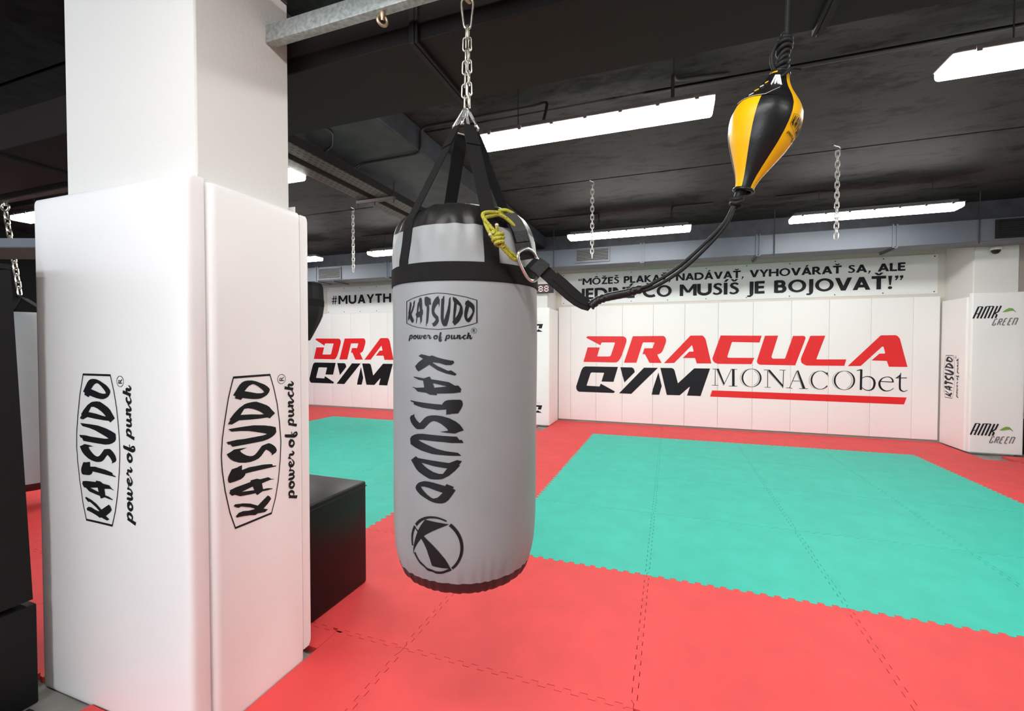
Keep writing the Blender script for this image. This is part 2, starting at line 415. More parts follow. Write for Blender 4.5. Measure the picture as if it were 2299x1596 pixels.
def script(word, u0, u1, v, h):
    x = 0; pol = []
    for ch in word:
        adv, st = SG[ch]
        for pts, w in st:
            sm = bez([(a + x, b, 0) for a, b in pts], 5)
            ws = []
            for i in range(len(sm)):
                t = i / 5; k = min(int(t), len(w) - 2); ws.append(w[k] + (w[k + 1] - w[k]) * (t - k))
            pol.append(([(p.x, p.y) for p in sm], ws))
        x += adv
    s = (u1 - u0) / x; out = []
    for pts, ws in pol: out += ribbon([(u0 + a * s, v + b * h) for a, b in pts], [q * (s + h) * .72 for q in ws])
    return out
def ring(cx, cy, rx, ry, t, n=28):
    o = [(cx + rx * math.cos(2 * PI * i / n), cy + ry * math.sin(2 * PI * i / n)) for i in range(n)]
    i_ = [(cx + (rx - t) * math.cos(2 * PI * i / n), cy + (ry - t) * math.sin(2 * PI * i / n)) for i in range(n)]
    return [[o, i_]]
def brand_polys(tagline=True):
    P = frame_poly() + [c for c in LETTERS]
    P += ring(.457, -.243, .036, .036, .0035)
    P += ribbon([(.446, -.262), (.446, -.224)], .007) + ribbon([(.446, -.226), (.464, -.229), (.466, -.239), (.446, -.243)], .005) + ribbon([(.454, -.243), (.47, -.262)], .006)
    if tagline:
        P += script('power', -.447, -.09, -.345, .046) + script('of', -.062, .058, -.348, .046) + script('punch', .10, .438, -.348, .046)
    return P

# sans capitals, cap height 1
def bar(x0, y0, x1, y1, w):
    if abs(y1 - y0) < 1e-6: return [[[(x0, y0 - w / 2), (x1, y0 - w / 2), (x1, y0 + w / 2), (x0, y0 + w / 2)]]]
    k = w * math.hypot(x1 - x0, y1 - y0) / abs(y1 - y0) / 2
    return [[[(x0 - k, y0), (x0 + k, y0), (x1 + k, y1), (x1 - k, y1)]]]
def arc(cx, cy, rx, ry, a0, a1, w, n=16):
    return ribbon([(cx + rx * math.cos(R(a0 + (a1 - a0) * i / n)), cy + ry * math.sin(R(a0 + (a1 - a0) * i / n))) for i in range(n + 1)], w)
W_ = .235; HW = .215
def glyph(c):
    if c in 'ŽŠŤČ': b = {'Ž': 'Z', 'Š': 'S', 'Ť': 'T', 'Č': 'C'}[c]
    elif c in 'ÁÉÍ': b = {'Á': 'A', 'É': 'E', 'Í': 'I'}[c]
    elif c == 'Ô': b = 'O'
    else: b = c
    P = []
    if b == 'A': w = .92; P += bar(.12, 0, .46, 1, W_) + bar(.80, 0, .46, 1, W_) + bar(.26, .3, .66, .3, HW)
    elif b == 'B': w = .72; P += bar(.1, 0, .1, 1, W_) + bar(.1, .915, .36, .915, HW) + bar(.1, .53, .38, .53, HW) + bar(.1, .085, .38, .085, HW) + arc(.36, .725, .17, .19, 90, -90, W_ * .95) + arc(.38, .31, .21, .225, 90, -90, W_)
    elif b == 'C': w = .88; P += arc(.56, .5, .46, .42, 52, 308, W_)
    elif b == 'D': w = .95; P += bar(.1, 0, .1, 1, W_) + bar(.1, .915, .38, .915, HW) + bar(.1, .085, .38, .085, HW) + arc(.38, .5, .45, .415, 90, -90, W_)
    elif b == 'E': w = .62; P += bar(.1, 0, .1, 1, W_) + bar(.1, .915, .58, .915, HW) + bar(.1, .51, .54, .51, HW) + bar(.1, .085, .58, .085, HW)
    elif b == 'H': w = .88; P += bar(.1, 0, .1, 1, W_) + bar(.78, 0, .78, 1, W_) + bar(.1, .52, .78, .52, HW)
    elif b == 'I': w = .28; P += bar(.12, 0, .12, 1, W_)
    elif b == 'J': w = .34; P += bar(.2, -.02, .2, 1, W_) + ribbon([(.2, .05), (.19, -.1), (.12, -.19), (-.06, -.2)], [W_, .19, .16, .12])
    elif b == 'K': w = .78; P += bar(.1, 0, .1, 1, W_) + bar(.14, .48, .60, 1, .19) + bar(.66, 0, .2, .56, .21)
    elif b == 'L': w = .60; P += bar(.1, 0, .1, 1, W_) + bar(.1, .085, .58, .085, HW)
    elif b == 'M': w = 1.08; P += bar(.1, 0, .1, 1, W_) + bar(.98, 0, .98, 1, W_) + bar(.54, .28, .12, 1, .19) + bar(.54, .28, .96, 1, .19)
    elif b == 'N': w = .92; P += bar(.1, 0, .1, 1, W_) + bar(.80, 0, .80, 1, W_) + bar(.76, .02, .14, .98, .2)
    elif b == 'O': w = 1.06; P += [[[(.53 + .51 * math.cos(2 * PI * i / 32), .5 + .52 * math.sin(2 * PI * i / 32)) for i in range(32)], [(.53 + .295 * math.cos(2 * PI * i / 32), .5 + .345 * math.sin(2 * PI * i / 32)) for i in range(32)]]]
    elif b == 'P': w = .66; P += bar(.1, 0, .1, 1, W_) + bar(.1, .915, .34, .915, HW) + bar(.1, .45, .34, .45, HW) + arc(.34, .682, .21, .232, 90, -90, W_)
    elif b == 'R': w = .78; P += bar(.1, 0, .1, 1, W_) + bar(.1, .915, .34, .915, HW) + bar(.1, .47, .34, .47, HW) + arc(.34, .692, .2, .222, 90, -90, W_) + bar(.68, 0, .36, .46, .21)
    elif b == 'S': w = .64; P += ribbon([(.55, .80), (.46, .90), (.33, .925), (.18, .87), (.14, .74), (.22, .62), (.36, .53), (.48, .42), (.52, .28), (.46, .14), (.30, .07), (.16, .09), (.04, .18)], [.14, .16, .16, .18, .2, .21, .22, .21, .2, .18, .16, .16, .15])
    elif b == 'T': w = .74; P += bar(.37, 0, .37, 1, W_) + bar(0, .915, .74, .915, HW)
    elif b == 'U': w = .92; P += bar(.1, .36, .1, 1, W_) + bar(.80, .36, .80, 1, W_) + arc(.45, .38, .35, .29, 180, 360, W_)
    elif b == 'V': w = .88; P += bar(.44, 0, .11, 1, W_) + bar(.44, 0, .77, 1, W_)
    elif b == 'Y': w = .84; P += bar(.42, 0, .42, .5, W_) + bar(.42, .4, .10, 1, .2) + bar(.42, .4, .74, 1, .2)
    elif b == 'Z': w = .74; P += bar(.06, .915, .7, .915, HW) + bar(.04, .085, .72, .085, HW) + bar(.16, .05, .58, .95, .21)
    elif b == '#': w = .70; P += bar(.16, 0, .28, 1, .1) + bar(.42, 0, .54, 1, .1) + bar(.04, .66, .66, .66, .1) + bar(.0, .34, .62, .34, .1)
    elif b == ',': w = .30; P += [[[(.06, .16), (.24, .2), (.22, .0), (.08, -.22), (.02, -.18), (.1, .0)]]]
    elif b == '!': w = .30; P += [[[(.05, 1.0), (.25, 1.0), (.19, .3), (.11, .3)]]] + [[[(.15 + .11 * math.cos(2 * PI * i / 12), .1 + .11 * math.sin(2 * PI * i / 12)) for i in range(12)]]]
    elif b in '“”':
        w = .50
        for k in (0, .24):
            if b == '”': P += [[[(.04 + k, .98), (.2 + k, 1.0), (.21 + k, .86), (.1 + k, .64), (.04 + k, .67), (.1 + k, .82), (.03 + k, .86)]]]
            else: P += [[[(.2 + k, .66), (.05 + k, .64), (.03 + k, .78), (.14 + k, 1.0), (.2 + k, .97), (.14 + k, .82), (.21 + k, .78)]]]
    else: w = .42
    m = w / 2 if b != 'J' else .2
    if c in 'ŽŠŤČ': P += bar(m, 1.07, m - .16, 1.27, .13) + bar(m, 1.07, m + .16, 1.27, .13)
    if c in 'ÁÉÍ': P += bar(m - .05, 1.07, m + .1, 1.29, .15)
    if c == 'Ô': P += bar(m - .16, 1.07, m, 1.27, .13) + bar(m + .16, 1.07, m, 1.27, .13)
    return w, P
def sans(text, x0, x1, z0, z1, gap=.055):
    x = 0; pol = []
    for c in text:
        w, P = glyph(c); pol.append((x, P)); x += w + gap
    s = (x1 - x0) / (x - gap); h = z1 - z0; out = []
    for ox, P in pol:
        for cs in P: out.append([[(x0 + (a + ox) * s, z0 + b * h) for a, b in c] for c in cs])
    return out

# ------------------------------------------------------------------ padded panel with rounded edges
def wobble(a, b, w, h, amp, seed):
    rnd = random.Random(seed); ph = [rnd.uniform(0, 6.28) for _ in range(8)]
    k = min(1, min(a, w - a) / .12) * min(1, min(b, h - b) / .12)
    return amp * k * (math.sin(a * 9 - b * 6 + ph[0]) * .5 + math.sin(a * 17 + b * 11 + ph[1]) * .3 + math.sin(b * 5 + ph[2]) * .4)
def soft_panel(w, h, t, fmap, rr=.022, amp=.0, seed=0, n=14, m=26):
    """fmap(a,b,c): a across 0..w, b up 0..h, c outward 0..t"""
    def axis(L, k):
        e = [0, rr * .08, rr * .3, rr * .65, rr]
        mid = [rr + (L - 2 * rr) * i / k for i in range(1, k)]
        return e + mid + [L - q for q in reversed(e)]
    A, B = axis(w, n), axis(h, m)
    def dip(e): return rr * (1 - math.sqrt(max(0, 1 - ((rr - e) / rr) ** 2))) if e < rr else 0
    mb = MB(); vs = []
    for b in B:
        for a in A:
            d = dip(min(a, w - a)) + dip(min(b, h - b)) * .4
            wob = wobble(a, b, w, h, amp, seed)
            vs.append(fmap(a, b, t - min(d, rr) + wob))
    na, nb = len(A), len(B)
    fs = [(i * na + j, i * na + j + 1, (i + 1) * na + j + 1, (i + 1) * na + j) for i in range(nb - 1) for j in range(na - 1)]
    loop = [j for j in range(na)] + [i * na + na - 1 for i in range(1, nb)] + [(nb - 1) * na + j for j in range(na - 2, -1, -1)] + [i * na for i in range(nb - 2, 0, -1)]
    k = len(vs)
    for q in loop:
        i, j = divmod(q, na); vs.append(fmap(A[j], B[i], 0))
    L = len(loop)
    for i in range(L): fs.append((loop[(i + 1) % L], loop[i], k + i, k + (i + 1) % L))
    fs.append(tuple(k + i for i in range(L)))
    return mb.add(vs, fs)

# ================================================================== SETTING
ZC = 3.20
XL, XR, YB, YF = -10.0, 6.6, -4.6, 8.0
structure('floor', MB().box(XL, XR, YB, YF + .2, -.20, -.025), M['concrete'], smooth=False)
structure('wall_back', MB().box(XL, XR, YF, YF + .15, -.025, 3.5), M['wall'], smooth=False)
structure('wall_left', MB().box(XL - .15, XL, YB, YF, -.025, 3.5), M['darkwall'], smooth=False)
structure('wall_right', MB().box(XR, XR + .15, YB, YF, -.025, 3.5), M['dimwall'], smooth=False)
structure('wall_front', MB().box(XL, XR, YB - .15, YB, -.025, 3.5), M['wall'], smooth=False)
# assumed window front, unseen behind the camera, added to light pads with daylight
wf = MB()
for a in (-8.53, -6.53, -4.53, -2.53, -1.03): wf.box(a, a + .06, YB - .01, YB + .05, .62, 2.55)
for b in (.6, 2.52): wf.box(-8.53, -.97, YB - .01, YB + .05, b, b + .06)
w1 = structure('assumed_window_1', wf, M['duct'], smooth=False)
MB().box(-8.49, -1.01, YB + .004, YB + .012, .64, 2.54).build('pane', M['assumed_daylight'], w1, smooth=False)
# ceiling of precast slabs with open joints between them
cb = MB(); js = [1.8, 3.41, 5.0, 6.6, YF]
for a, b in zip(js[:-1], js[1:]): cb.box(XL if a > 3 else -3.15, XR, a + .013, b - .013, ZC, ZC + .12)
cb.box(XL, XR, 1.8, YF, ZC + .10, ZC + .3)
structure('ceiling', cb, M['ceiling'], smooth=False)
cb = MB(); js = [YB, -3.0, -1.4, .2, 1.8]  # slabs towards the camera and at the left, blacker and rougher than the rest
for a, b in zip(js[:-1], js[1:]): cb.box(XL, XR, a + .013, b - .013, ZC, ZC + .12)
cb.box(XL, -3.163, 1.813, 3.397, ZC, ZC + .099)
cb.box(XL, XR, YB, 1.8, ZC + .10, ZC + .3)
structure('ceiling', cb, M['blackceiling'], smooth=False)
structure('trim_7', MB().box(-3.15, -2.0, YB, 1.54, 2.99, ZC, .012, 1), M['blackceiling'])  # camera end of the beam, in the same rough black as those slabs
structure('trim_1', MB().box(-3.15, -2.0, 1.54, 7.32, 2.99, ZC, .012, 1), M['beam'])
structure('trim_2', MB().box(XL, XR, 7.32, 7.98, 2.78, ZC, .012, 1), M['beam'])
# padded pillars: concrete cores
structure('trim_3', MB().box(-2.285, -1.55, 1.10, 1.50, -.025, 2.81, .006, 1), M['plaster'])
structure('trim_4', MB().box(-2.287, -1.548, 1.098, 1.502, 2.81, ZC, .006, 1), M['black'])
structure('trim_5', MB().box(-2.50, -1.98, 7.37, YF, -.025, 2.80, .01, 1), M['plaster'])
structure('trim_6', MB().box(3.645, 4.09, 7.37, YF, -.025, 2.80, .01, 1), M['plaster'])

# ================================================================== INTERLOCKING FLOOR MATS
PITCHT = 1 / 15.0
def wave(t):
    f = (t / PITCHT) % 1.0
    return (f, .0)
def edge(p0, p1, amp=.011, off=0.0, inset=.0008, wavy=True):
    """jagged line from p0 to p1 (same X or same Y), shared by both neighbours through world-space phase"""
    ax = 0 if abs(p1[0] - p0[0]) > abs(p1[1] - p0[1]) else 1
    a, b = p0[ax], p1[ax]; c = p0[1 - ax]
    pts = []
    if not wavy or abs(b - a) < .15:
        L = [(a, 0), (b, 0)]
    else:
        lo, hi = min(a, b), max(a, b); L = [(lo, 0)]
        k = math.floor((lo + .03) / PITCHT)
        t = k * PITCHT
        while t < hi:
            for d, s in ((.10, -1), (.16, 1), (.60, 1), (.66, -1)):
                q = t + d * PITCHT
                L.append((q, s))
            t += PITCHT
        L = [x for x in L if lo + .028 <= x[0] <= hi - .028]
        L = [(lo, 0), (lo + .024, 0)] + L + [(hi - .024, 0), (hi, 0)]
        if a > b: L.reverse()
    for q, s in L:
        r = c + s * amp + off * inset
        pts.append((q, r) if ax == 0 else (r, q))
    return pts
def mat_mesh(x0, x1, y0, y1, wv=(1, 1, 1, 1), th=.024):
    g = .0014
    P = []
    P += edge((x0, y0), (x1, y0), off=1, inset=g, wavy=wv[0])[:-1]
    P += edge((x1, y0), (x1, y1), off=-1, inset=g, wavy=wv[1])[:-1]
    P += edge((x1, y1), (x0, y1), off=-1, inset=g, wavy=wv[2])[:-1]
    P += edge((x0, y1), (x0, y0), off=1, inset=g, wavy=wv[3])[:-1]
    n = len(P); mb = MB()
    mb.add([(x, y, 0) for x, y in P] + [(x, y, -th) for x, y in P],
           [tuple(range(n)), tuple(range(2 * n - 1, n - 1, -1))] + [((i + 1) % n, i, n + i, n + (i + 1) % n) for i in range(n)])
    return mb
GX = [-9.12 + k for k in range(13)] + [3.88, 4.55]
GY = [-.37, .66, 1.70, 2.735, 3.775, 4.815, 5.86, 6.915, 7.93]
def proj(p):
    q = Vector(p) - Vector((0, 0, CAM_H))
    d = q.dot(_fw)
    return (1149.5 + F_PX * q.dot(_x) / max(d, 1e-4), 798 - F_PX * q.dot(_y) / max(d, 1e-4), d)
def hidden(x, y):
    for (bx0, bx1, by0, by1) in ((-2.39, -1.48, 1.03, 1.56), (-3.2, -2.3, -.2, .98)):
        for k in range(1, 60):
            t = k / 60
            if bx0 < x * t < bx1 and by0 < y * t < by1: return True
    if y * .3 < x * -1: pass
    for k in range(1, 60):            # the black foam box
        t = k / 60
        if -2.3 < x * t < -1.64 and 1.6 < y * t < 2.117 and CAM_H * (1 - t) < .58: return True
    return False
def seen(x0, x1, y0, y1):
    c = 0
    for i in range(1, 20):
        for j in range(1, 20):
            x, y = x0 + (x1 - x0) * i / 20, y0 + (y1 - y0) * j / 20
            u, v, d = proj((x, y, 0))
            if d > .05 and -4 < u < 2303 and v < 1600 and not hidden(x, y): c += 1
    return c >= 1
ORD = ['first', 'second', 'third', 'fourth', 'fifth', 'sixth', 'seventh', 'eighth', 'ninth']
CNT = 0
def put_mat(x0, x1, y0, y1, colour, label, wv=(1, 1, 1, 1)):
    o = mat_mesh(x0, x1, y0, y1, wv).build('floor_mat', M[colour], loc=((x0 + x1) / 2, (y0 + y1) / 2, -.024), smooth=False)
    return tag(o, label, 'floor mat', 'red puzzle mats' if colour == 'red' else 'green puzzle mats')
for j in range(len(GY) - 1):
    for i in range(len(GX) - 1):
        x0, x1, y0, y1 = GX[i], GX[i + 1], GY[j], GY[j + 1]
        row = len(GY) - 2 - j                       # 0 = against the padded wall
        if not seen(x0, x1, y0, y1) and not (row == 7 and -1.2 < x0 < 3.8): continue  # unseen row under the camera is laid too, for its red bounce
        if 1 <= row <= 4 and -1.13 < x0 < 2.0:
            k = round(x0 + 1.12)
            lab = 'Green foam mat, %s from the left, %s row from the wall, main green square' % (ORD[k], ORD[row - 1])
            put_mat(x0, x1, y0, y1, 'green', lab); continue
        if 1 <= row <= 4 and -6.13 < x0 < -3.0:
            k = round(-3.12 - x0)
            lab = 'Green foam mat, %s from the right, %s row from wall, green area behind the pillar' % (ORD[k], ORD[row - 1])
            put_mat(x0, x1, y0, y1, 'green', lab); continue
        # red cells, some cut around pillars
        if row == 0 and x0 < -2.2 < x1: y1 = 7.28
        if row == 0 and abs(x0 + 2.12) < .01: x0 = -1.925
        if row == 0 and x0 < 3.6 < x1:
            put_mat(x0, 3.57, y0, y1, 'red', 'Red foam mat at the wall beside the side pad of the far right pillar', (1, 0, 0, 1)); continue
        if row == 0 and x0 > 3.6: y1 = 7.22; x1 = 4.25
        if row == 6 and -3.2 < x0 < -1.2: continue
        if row == 6 and x0 < -3.2: y0 = 1.05
        kx = round(x0 + 2.12)
        if row == 0: where = 'row at the lettered wall'
        elif row == 5: where = 'row before the green squares'
        elif row == 7: where = 'row under the camera'
        elif row == 6: where = 'row nearest the camera'
        else: where = '%s row from the wall' % ORD[row]
        if kx == 0: pos = 'in line with the gap between greens'
        elif kx > 0: pos = '%s right of the gap between greens' % ORD[kx - 1]
        else: pos = '%s left of the gap between greens' % ORD[-kx - 1]
        put_mat(x0, x1, y0, y1, 'red', 'Red foam mat, %s, %s' % (where, pos), (1, 1 if x1 < 4 else 0, 0 if row == 0 else 1, 1))
# mats trimmed to fit round the padded pillar
put_mat(-1.485, -1.12, .66, 1.70, 'red', 'narrow red foam mat trimmed along the right pad of the white pillar', (1, 1, 1, 0))
put_mat(-2.06, -1.485, .66, 1.03, 'red', 'red foam mat offcut in front of the white pillar, next to bare concrete', (1, 0, 0, 1))
put_mat(-2.12, -1.485, 1.568, 1.70, 'red', 'red foam mat strip between the white pillar and the black foam box', (0, 0, 1, 0))
put_mat(-3.12, -2.41, 1.05, 1.70, 'red', 'red foam mat trimmed between the white pillar and the black boards', (1, 0, 1, 1))

# ================================================================== THE PADDED PILLAR IN THE FOREGROUND
def wrap(mb, name, parent, m='print'): return mb.build(name, M[m], parent, smooth=False)
pt = thing('pillar_pad', 'white vinyl pillar pad facing the camera, with a black printed logo', 'pillar pad', (-1.95, 1.06, -.02), 'pads strapped round the white pillar')
soft_panel(.873, 1.953, .062, lambda a, b, c: (-2.385 + a, 1.097 - c, -.02 + b), .026, .0022, 3).build('cover', M['vinyl'], pt, angle=60)
MB().box(-2.36, -1.535, 1.092, 1.0985, -.02, 1.948).build('backing_board', M['cream'], pt, smooth=False)
def front_map(u, v):
    x, z = -1.9956 - v * .5569, .9763 + u * .5569
    return (x, 1.035 - .0012 - wobble(x + 2.385, z + .02, .873, 1.953, .0022, 3), z)
wrap(lay(brand_polys(), front_map, .03, .03), 'printed_logo', pt)
pt = thing('pillar_pad', 'white vinyl pillar pad on the side turned to the punching bag, with a logo', 'pillar pad', (-1.52, 1.3, .0), 'pads strapped round the white pillar')
soft_panel(.399, 1.94, .058, lambda a, b, c: (-1.546 + c, 1.104 + a, -.018 + b), .024, .0016, 5, 10).build('cover', M['vinyl'], pt, angle=60)
MB().box(-1.5495, -1.543, 1.13, 1.49, .0, 1.945).build('backing_board', M['cream'], pt, smooth=False)
def side_map(u, v):
    y, z = 1.256 - v * .556, .97 + u * .556
    return (-1.488 + .0012 + wobble(y - 1.104, z + .018, .399, 1.94, .0016, 5), y, z)
wrap(lay(brand_polys(), side_map, .03, .03), 'printed_logo', pt)
pt = thing('pillar_pad', 'white pillar pad at the rear edge of the pillar, beside the black box', 'pillar pad', (-1.95, 1.53, .0), 'pads strapped round the white pillar')
soft_panel(.90, 1.89, .055, lambda a, b, c: (-1.502 - a, 1.507 + c, .03 + b), .024, .001, 6).build('cover', M['vinyl'], pt, angle=60)
MB().box(-2.38, -1.525, 1.5015, 1.506, .03, 1.955).build('backing_board', M['cream'], pt, smooth=False)

# ================================================================== FAR WALL: PADS, LETTERING, BANNERS
DRA = {"rD":[[-1.417,1.504],[-1.406,1.523],[-1.39,1.531],[-0.77,1.525],[-0.736,1.506],[-0.721,1.482],[-0.717,1.448],[-0.728,1.401],[-0.794,1.2],[-0.806,1.176],[-0.824,1.137],[-0.851,1.098],[-0.877,1.076],[-0.908,1.07],[-1.466,1.074],[-1.391,1.333],[-1.176,1.331],[-1.22,1.18],[-1.211,1.173],[-1.016,1.174],[-0.993,1.182],[-0.982,1.198],[-0.914,1.409],[-0.923,1.419],[-1.14,1.42],[-1.152,1.409],[-1.165,1.37]],"rR":[[-0.613,1.526],[-0.113,1.529],[-0.088,1.51],[-0.074,1.483],[-0.069,1.453],[-0.077,1.408],[-0.105,1.326],[-0.122,1.28],[-0.147,1.242],[-0.183,1.221],[-0.208,1.216],[-0.197,1.182],[-0.138,1.073],[-0.333,1.07],[-0.411,1.219],[-0.45,1.219],[-0.421,1.319],[-0.288,1.321],[-0.256,1.412],[-0.263,1.42],[-0.438,1.42],[-0.449,1.409],[-0.55,1.071],[-0.76,1.068]],"rA":[[-0.102,1.069],[0.31,1.531],[0.487,1.532],[0.511,1.517],[0.535,1.481],[0.545,1.451],[0.631,1.075],[0.41,1.073],[0.385,1.157],[0.368,1.161],[0.193,1.159],[0.292,1.266],[0.357,1.268],[0.36,1.279],[0.338,1.367],[0.329,1.369],[0.061,1.075]],"rC":[[0.764,1.53],[1.353,1.523],[1.323,1.415],[0.938,1.425],[0.927,1.414],[0.866,1.191],[0.869,1.18],[0.879,1.171],[1.254,1.172],[1.213,1.072],[0.726,1.07],[0.682,1.088],[0.656,1.116],[0.644,1.149],[0.648,1.167]],"rU":[[1.398,1.522],[1.58,1.523],[1.493,1.197],[1.496,1.179],[1.512,1.163],[1.667,1.164],[1.679,1.171],[1.78,1.516],[1.923,1.517],[1.94,1.505],[1.948,1.485],[1.944,1.464],[1.816,1.062],[1.34,1.065],[1.311,1.075],[1.296,1.093],[1.29,1.117],[1.295,1.146]],"rL":[[2.009,1.516],[2.204,1.518],[2.094,1.165],[2.1,1.158],[2.474,1.162],[2.452,1.065],[1.964,1.062],[1.922,1.084],[1.898,1.104],[1.891,1.139],[1.889,1.159],[1.897,1.194]],"rA2":[[2.493,1.062],[2.892,1.518],[3.065,1.52],[3.094,1.504],[3.118,1.468],[3.213,1.061],[2.995,1.061],[2.969,1.145],[2.785,1.15],[2.878,1.25],[2.941,1.252],[2.948,1.263],[2.927,1.351],[2.909,1.353],[2.655,1.067]],"rbar":[[0.647,0.636],[3.211,0.621],[3.181,0.519],[0.616,0.533]],"kG":[[-1.432,0.993],[-0.86,0.993],[-0.935,0.731],[-1.144,0.73],[-1.098,0.886],[-1.316,0.887],[-1.336,0.873],[-1.406,0.656],[-1.397,0.648],[-1.177,0.642],[-1.157,0.693],[-0.92,0.569],[-0.911,0.556],[-0.932,0.535],[-1.542,0.535],[-1.575,0.554],[-1.593,0.59],[-1.595,0.63],[-1.504,0.918],[-1.472,0.974]],"kY":[[-0.82,0.989],[-0.628,0.989],[-0.601,0.974],[-0.586,0.951],[-0.576,0.909],[-0.748,0.725],[-0.792,0.881]],"kY2":[[-0.424,0.988],[-0.197,0.989],[-0.632,0.531],[-0.84,0.533]],"kM":[[-0.189,0.913],[-0.134,0.68],[-0.174,0.532],[-0.296,0.53],[-0.275,0.633]],"kM2":[[-0.159,0.989],[0.026,0.99],[0.054,0.974],[0.069,0.945],[0.122,0.736],[0.373,0.991],[0.613,0.992],[0.473,0.535],[0.265,0.536],[0.307,0.679],[0.3,0.681],[0.153,0.536],[-0.052,0.534]]}
